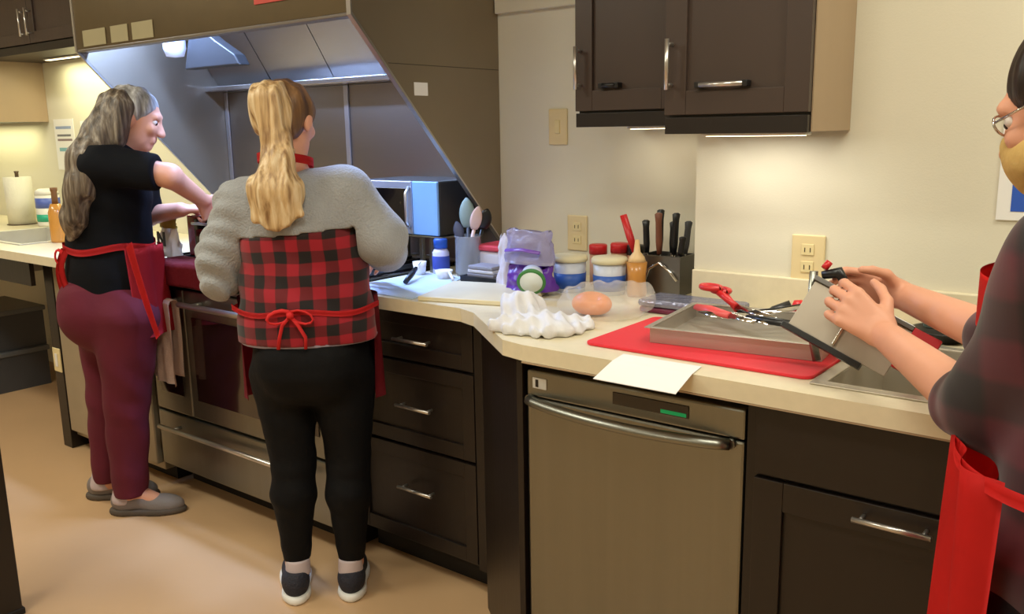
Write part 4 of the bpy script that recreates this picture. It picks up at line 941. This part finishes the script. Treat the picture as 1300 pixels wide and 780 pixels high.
# ---------------- long-haired person in black shirt and maroon trousers
P1 = thing('person', 'person with long grey-brown hair, black t-shirt, red apron and maroon trousers at the far left', 'person', (-3.11, 1.61, 0), YAW)
hp1, ey1, R1, W1 = head((.125, .02, 1.462), (.92, .18, -.36), .95)
legs1 = [rc((.060, -.065, .74), (.020, -.06, .42), .098, .066, .03), rc((.020, -.06, .42), (-.010, -.06, .07), .064, .038, .02), rc((-.085, .075, .74), (-.105, .075, .42), .098, .066, .03), rc((-.105, .075, .42), (-.160, .08, .07), .064, .038, .02)]
pel1 = [el((-.045, -.01, .80), (.135, .135, .13), None, .05), el((-.070, -.01, .77), (.112, .13, .12), None, .05)]
b1 = pel1+legs1+[el((-.01, .01, 1.00), (.115, .13, .16), None, .05), el((.01, .01, 1.20), (.115, .145, .14), None, .05), rc((.04, -.12, 1.31), (.03, .13, 1.31), .058, .058, .04), rc((.045, .0, 1.32), (.10, .01, 1.40), .052, .048, .03)]
b1 += [rc((.05, -.13, 1.315), (.275, -.11, 1.262), .052, .040, .03), rc((.275, -.11, 1.262), (.325, .05, 1.165), .040, .027, .02)]
b1 += [rc((.05, .14, 1.30), (.06, .19, 1.10), .050, .040, .03), rc((.06, .19, 1.10), (.215, .13, 1.125), .039, .028, .02)]
b1 += hp1+hand((.325, .05, 1.165), (.15, .62, -.75), (-.6, .3, .4), (-.4, .6, .5), s=.95, curl=(30, 35, 25))+hand((.215, .13, 1.125), (.95, .2, .05), (.1, .2, -.95), (-.1, .9, .3), s=.95, curl=(35, 30, 20))
b1 += [rc((-.010, -.06, .09), (.11, -.055, .035), .036, .028, .02), rc((-.16, .08, .09), (-.04, .085, .035), .036, .028, .02)]
sdf('body', b1, skin_m, P1, .0045)
eyes(ey1, R1, .95, P1)
maroon = mat('maroon_cloth', (96, 18, 40), .85, var=.1, bump=.25, bscale=18)
tr1 = [rc((.055, -.07, .76), (.020, -.06, .42), .118, .078, .04), rc((.020, -.06, .42), (-.002, -.06, .09), .077, .064, .02), rc((-.085, .08, .76), (-.105, .075, .42), .118, .078, .04), rc((-.105, .075, .42), (-.150, .08, .10), .077, .058, .02)]
sdf('trousers', tr1+inflate(pel1, .014), maroon, P1, .006, cuts=[((0, 0, .92), (0, 0, 1)), ((0, 0, .075), (0, 0, -1))], disp=wrinkle(.004, 20, 26, 2))
tee = mat('black_tee', (13, 15, 21), .85, spec=.2, var=.1, bump=.25, bscale=20)
sdf('t_shirt', [el((-.006, .0, .90), (.160, .150, .23), None, .05), el((-.008, .01, 1.06), (.134, .150, .18), None, .05), el((.008, .01, 1.20), (.138, .160, .15), None, .05), rc((.045, -.12, 1.305), (.03, .13, 1.305), .070, .070, .05),
     rc((.05, -.13, 1.312), (.225, -.115, 1.275), .074, .064, .04), rc((.05, .14, 1.30), (.06, .18, 1.15), .072, .060, .04), rc((.045, .0, 1.30), (.065, .003, 1.345), .070, .062, .03)], tee, P1, .006,
     cuts=[((-.145, 0, .850), (-.46, 0, -1)), ((.238, 0, 1.25), (1, 0, 0)), ((0, 0, 1.372), (0, 0, 1))], disp=wrinkle(.004, 18, 30, .7))
ringband(lambda a, v: (.154, .160), (-.008, .004), 1.000, 1.024, -PI, PI, 72, apron_m, 'apron_waist_tie', P1, .004, nv=2, sag=lambda u, v: .008*math.sin(u*22))
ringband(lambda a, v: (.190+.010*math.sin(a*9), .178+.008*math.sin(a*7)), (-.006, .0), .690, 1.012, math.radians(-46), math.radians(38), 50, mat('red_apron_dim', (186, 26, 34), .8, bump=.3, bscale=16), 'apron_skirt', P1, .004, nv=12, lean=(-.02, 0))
b = MB()
b.grid(lambda u, v: (.115+.075*v+.028*u*(1-v*.3), -.152-.012*math.sin(v*PI)-.010*u, 1.022-.33*v**1.1+.02*u), 6, 24, .005)
b.build('apron_side_fold', apron_m, P1, local=True)
b = MB()
for k, (du, dw, l) in enumerate(((-.012, 0, .19), (.012, .0, .15))):
    b.grid(lambda u, v: (-.118-.030*math.sin(v*2.6)+du+.024*(u-.5), -.085-.03*k-.006*math.sin(v*6), 1.015-l*v), 3, 14, .005)
P_ = []
for k in range(13):
    a = 2*PI*k/12; P_.append((-.130-.018*(1-math.cos(a))*.8, -.10, .985+.026*math.sin(a)))
b.tube(P_, .007, 8, flat=.5, caps=False)
b.build('apron_bow', apron_m, P1, local=True)
gh = hair_mat('grey_brown_hair', (62, 52, 44), (104, 90, 76), (158, 146, 130), 70)
gt = hair_mat('silver_hair', (112, 108, 104), (158, 155, 154), (200, 200, 204), 60)
sdf('hair_cap', [el(W1(0, -.022, .030), np.array([.082, .095, .084])*.96, R1, .02), el(W1(0, -.05, -.02), np.array([.076, .060, .072])*.96, R1, .02)], gt, P1, .0045, cuts=[(W1(0, .030, 0), R1[:, 1]*.85+R1[:, 2]*-.5)], disp=strands(.0018, 160))
lh = [rc((.085, -.030, 1.500), (.050, -.070, 1.42), .064, .062, .04), rc((.118, -.062, 1.50), (.080, -.080, 1.40), .030, .040, .03), rc((.05, -.070, 1.42), (.005, -.115, 1.32), .060, .068, .03), rc((.005, -.115, 1.32), (-.025, -.135, 1.22), .066, .052, .03),
      rc((-.025, -.135, 1.22), (-.055, -.140, 1.12), .052, .040, .03), rc((-.055, -.140, 1.12), (-.075, -.138, 1.055), .040, .014, .03), rc((.035, -.155, 1.33), (.010, -.185, 1.215), .040, .014, .03), rc((-.015, -.165, 1.25), (-.035, -.178, 1.13), .036, .010, .03), rc((.05, .03, 1.44), (-.04, .03, 1.27), .06, .05, .03)]
sdf('long_hair', lh, gh, P1, .0045, disp=strands(.0022, 150, .6))
clog = mat('clog_grey', (126, 118, 118), .6, bump=.2); clog_s = mat('clog_sole', (84, 74, 66), .7)
sneaker(P1, (-.075, -.06, 0), (.20, -.05, 0), 'clog', clog, clog_s, L=.262)
sneaker(P1, (-.235, .09, 0), (.03, .10, 0), 'clog', clog, clog_s, L=.262)
for cx, cy in ((-.012, -.06), (-.158, .08)):
    sdf('sock', [rc((cx-.014, cy, .06), (cx, cy, .12), .046, .044, .01)], mat('sock_pinkgrey', (196, 180, 184)), P1, .005, cuts=[((0, 0, .112), (0, 0, 1)), ((0, 0, .045), (0, 0, -1))])

# ---------------- person at the right sink (built in scene axes about their own base)
P3 = thing('person', 'person at the right edge in dark plaid shirt, tan mask and bright red apron', 'person', (-.08, 1.30, 0), 0)
o3 = np.array([-.08, 1.30, 0])
def L3(x, y, z): return np.array([x, y, z], float)-o3
hp3, ey3, R3, W3 = head(L3(-.142, 1.347, 1.420), (-.88, .22, -.42), .93)
SHL, ELL, WRL = L3(-.112, 1.165, 1.235), L3(-.212, 1.31, 1.008), L3(-.425, 1.610, 1.030)
SHR, ELR, WRR = L3(-.06, 1.46, 1.235), L3(-.225, 1.60, 1.045), L3(-.445, 1.800, 1.068)
legs3 = [rc(L3(-.06, 1.19, .76), L3(-.06, 1.19, .43), .092, .060, .03), rc(L3(-.06, 1.19, .43), L3(-.05, 1.18, .08), .058, .036, .02), rc(L3(-.04, 1.36, .76), L3(-.04, 1.37, .43), .092, .060, .03), rc(L3(-.04, 1.37, .43), L3(-.03, 1.38, .08), .058, .036, .02)]
tor3 = [el(L3(-.05, 1.28, .84), (.125, .165, .12), None, .05), el(L3(-.06, 1.29, 1.0), (.105, .13, .16), None, .05), el(L3(-.075, 1.31, 1.15), (.115, .15, .13), None, .05), rc(SHL+[0.01, .02, 0], SHR+[.01, -.02, 0], .055, .055, .04)]
b3 = legs3+tor3+[rc(L3(-.09, 1.31, 1.27), L3(-.125, 1.325, 1.36), .050, .046, .03), rc(SHL, ELL, .050, .043, .03), rc(ELL, WRL, .041, .026, .02), rc(SHR, ELR, .050, .040, .03), rc(ELR, WRR, .040, .027, .02)]
b3 += [rc(L3(-.05, 1.18, .08), L3(-.17, 1.20, .035), .034, .028, .02), rc(L3(-.03, 1.38, .08), L3(-.15, 1.40, .035), .034, .028, .02)]
b3 += hp3
b3 += hand(WRL, (-.75, .02, .50), (-.25, .75, -.25), (.35, .25, .80), s=1.0, curl=(32, 42, 30), splay=.035, tcurl=.15, k=.0035)
b3 += hand(WRR, (-.90, -.10, .20), (-.15, -.80, -.25), (-.2, -.1, .95), s=.95, curl=(25, 40, 25), splay=.035, tcurl=.2, k=.0035)
sdf('body', b3, skin_m, P3, .0038)
eyes(ey3, R3, .93, P3)
pl3 = plaid_mat('dark_plaid', (84, 18, 34), (24, 11, 17), .055, .1, .3)
sdf('plaid_shirt', inflate(tor3, .020)+[rc(SHL, ELL+[.012, -.015, .008], .060, .056, .04), rc(ELL+[.012, -.015, .008], ELL+[-.022, .03, .004], .056, .054, .02), rc(SHR, ELR, .070, .058, .04), rc(ELR, ELR+[-.02, .02, 0], .058, .054, .02)], pl3, P3, .0055,
    cuts=[((0, 0, .775), (0, 0, -1)), ((0, 0, 1.315), (-.2, 0, 1))], disp=wrinkle(.0045, 20, 30, 3))
sdf('trousers', inflate(legs3, .010)+[el(L3(-.05, 1.28, .82), (.132, .17, .12), None, .05)], mat('black_trousers', (12, 11, 14), .8, spec=.2, bump=.2), P3, .007, cuts=[((0, 0, .84), (0, 0, 1)), ((0, 0, .09), (0, 0, -1))])
# apron: skirt in front of the hips, bib, neck strap; the front points to -X
def ar3(a, v): return (.165+.022*(1-v)+.012*math.sin(a*8+v*2), .205+.012*(1-v)+.009*math.sin(a*11+v*3))
ringband(ar3, L3(-.065, 1.28, 0)[:2], .30, .985, math.radians(110), math.radians(238), 70, mat('bright_red_apron', (232, 30, 26), .75, var=.08, scale=8, bump=.35, bscale=14), 'apron_skirt', P3, .004, nv=24)
ringband(lambda a, v: (.146, .168), L3(-.078, 1.30, 0)[:2], 1.14, 1.21, math.radians(145), math.radians(224), 24, mat('bright_red_apron', (232, 30, 26)), 'apron_bib', P3, .004, nv=10)
ringband(lambda a, v: (.182, .212), L3(-.05, 1.28, 0)[:2], .965, .985, -PI, PI, 60, mat('bright_red_apron', (232, 30, 26)), 'apron_waist_tie', P3, .004, nv=2)
dk = hair_mat('dark_brown_hair', (30, 20, 16), (54, 38, 30), (84, 62, 50), 30)
sdf('hair', [el(W3(0, -.022, .030), np.array([.083, .096, .086])*.95, R3, .02), el(W3(0, -.055, -.01), np.array([.076, .062, .075])*.95, R3, .02), rc(W3(0, -.12, .03), W3(0, -.13, -.02), .038, .030, .02)], dk, P3, .0045, cuts=[(W3(0, .048, .01), R3[:, 1]*.9+R3[:, 2]*-.42)], disp=strands(.0018, 160))
sdf('face_mask', [el(W3(0, .048, -.050), np.array([.060, .062, .052])*.95, R3, .02), rc(W3(0, .088, -.022), W3(0, .080, -.08), .020, .022, .02)], mat('mask_tan', (206, 170, 104), .85, bump=.2), P3, .004, cuts=[(W3(0, .012, -.02), -R3[:, 1]), (W3(0, .09, -.006), R3[:, 2]*.9-R3[:, 1]*.2)])
b = MB()
for s_ in (-1, 1):
    P_ = [Vector(W3(s_*.032+.024*math.cos(2*PI*k/16), .086, .008+.015*math.sin(2*PI*k/16))) for k in range(17)]
    b.tube(P_, .0018, 6, caps=False); b.tube([Vector(W3(s_*.056, .083, .012)), Vector(W3(s_*.079, .02, .012))], .0018, 6)
b.tube([Vector(W3(-.008, .090, .010)), Vector(W3(.008, .090, .010))], .0018, 6)
b.build('glasses', chrome_m, P3, local=True)
for s_ in ((-.015, 1.18), (.0, 1.38)):
    sneaker(P3, L3(s_[0]+.035, s_[1], 0), L3(s_[0]-.25, s_[1]+.02, 0), 'shoe', black_m, grey_m)

# ---------------- slicer held over the sink
t = thing('mandoline_slicer', 'steel mandoline slicer with black rail and red grip held in both hands over the sink', 'slicer', (-.47, 1.70, 1.0))
A = Vector((-.583, 1.700, 1.100)); Bp = Vector((-.352, 1.705, 1.000)); Dn = Vector((-.545, 1.665, .995)) ; En = Vector((-.432, 1.665, .925))
ax = (Bp-A).normalized(); dn = (Dn-A); dn = (dn-ax*dn.dot(ax)).normalized(); nn = ax.cross(dn).normalized()
def S(u, v, w_=0): return A+ax*u+dn*v+nn*w_
def sbox(b, u0, u1, v0, v1, w0, w1):
    P_ = [S(u0, v0, w0), S(u1, v0, w0), S(u1, v1, w0), S(u0, v1, w0)]; b.prism(P_, nn*(w1-w0), .0012)
b = MB(); sbox(b, 0, .20, .0, .098, 0, .004); b.build('plate', mat('slicer_steel', (176, 166, 152), .45, metal=.6), t)
b = MB(); sbox(b, -.004, .20, -.010, .0, -.006, .016); b.build('upper_rail', mat('dark_steel', (120, 118, 116)), t)
b = MB(); sbox(b, -.01, .155, .098, .110, -.008, .018); b.build('lower_rail', black_m, t)
b = MB(); sbox(b, .200, .252, -.008, .075, -.006, .014); b.build('grip', mat('grip_red', (186, 24, 34), .4), t)
b = MB(); sbox(b, .09, .096, .004, .094, -.008, -.0005); b.build('blade', chrome_m, t)
b = MB(); b.tube([S(-.012, -.015, .0), Vector((-.590, 1.702, 1.01)), Vector((-.572, 1.700, .940))], .009, flat=.45); b.build('folding_leg', steel_m, t)
b = MB(); b.tube([S(.005, -.015, .0), S(.03, -.035, .0), S(.055, -.02, 0)], .010, rs=[.008, .012, .008]); b.build('adjuster_knob', black_m, t)
b = MB(); b.tube([S(.002, -.028, .0), S(.004, -.045, 0)], .007); b.build('release_button', redp_m, t)
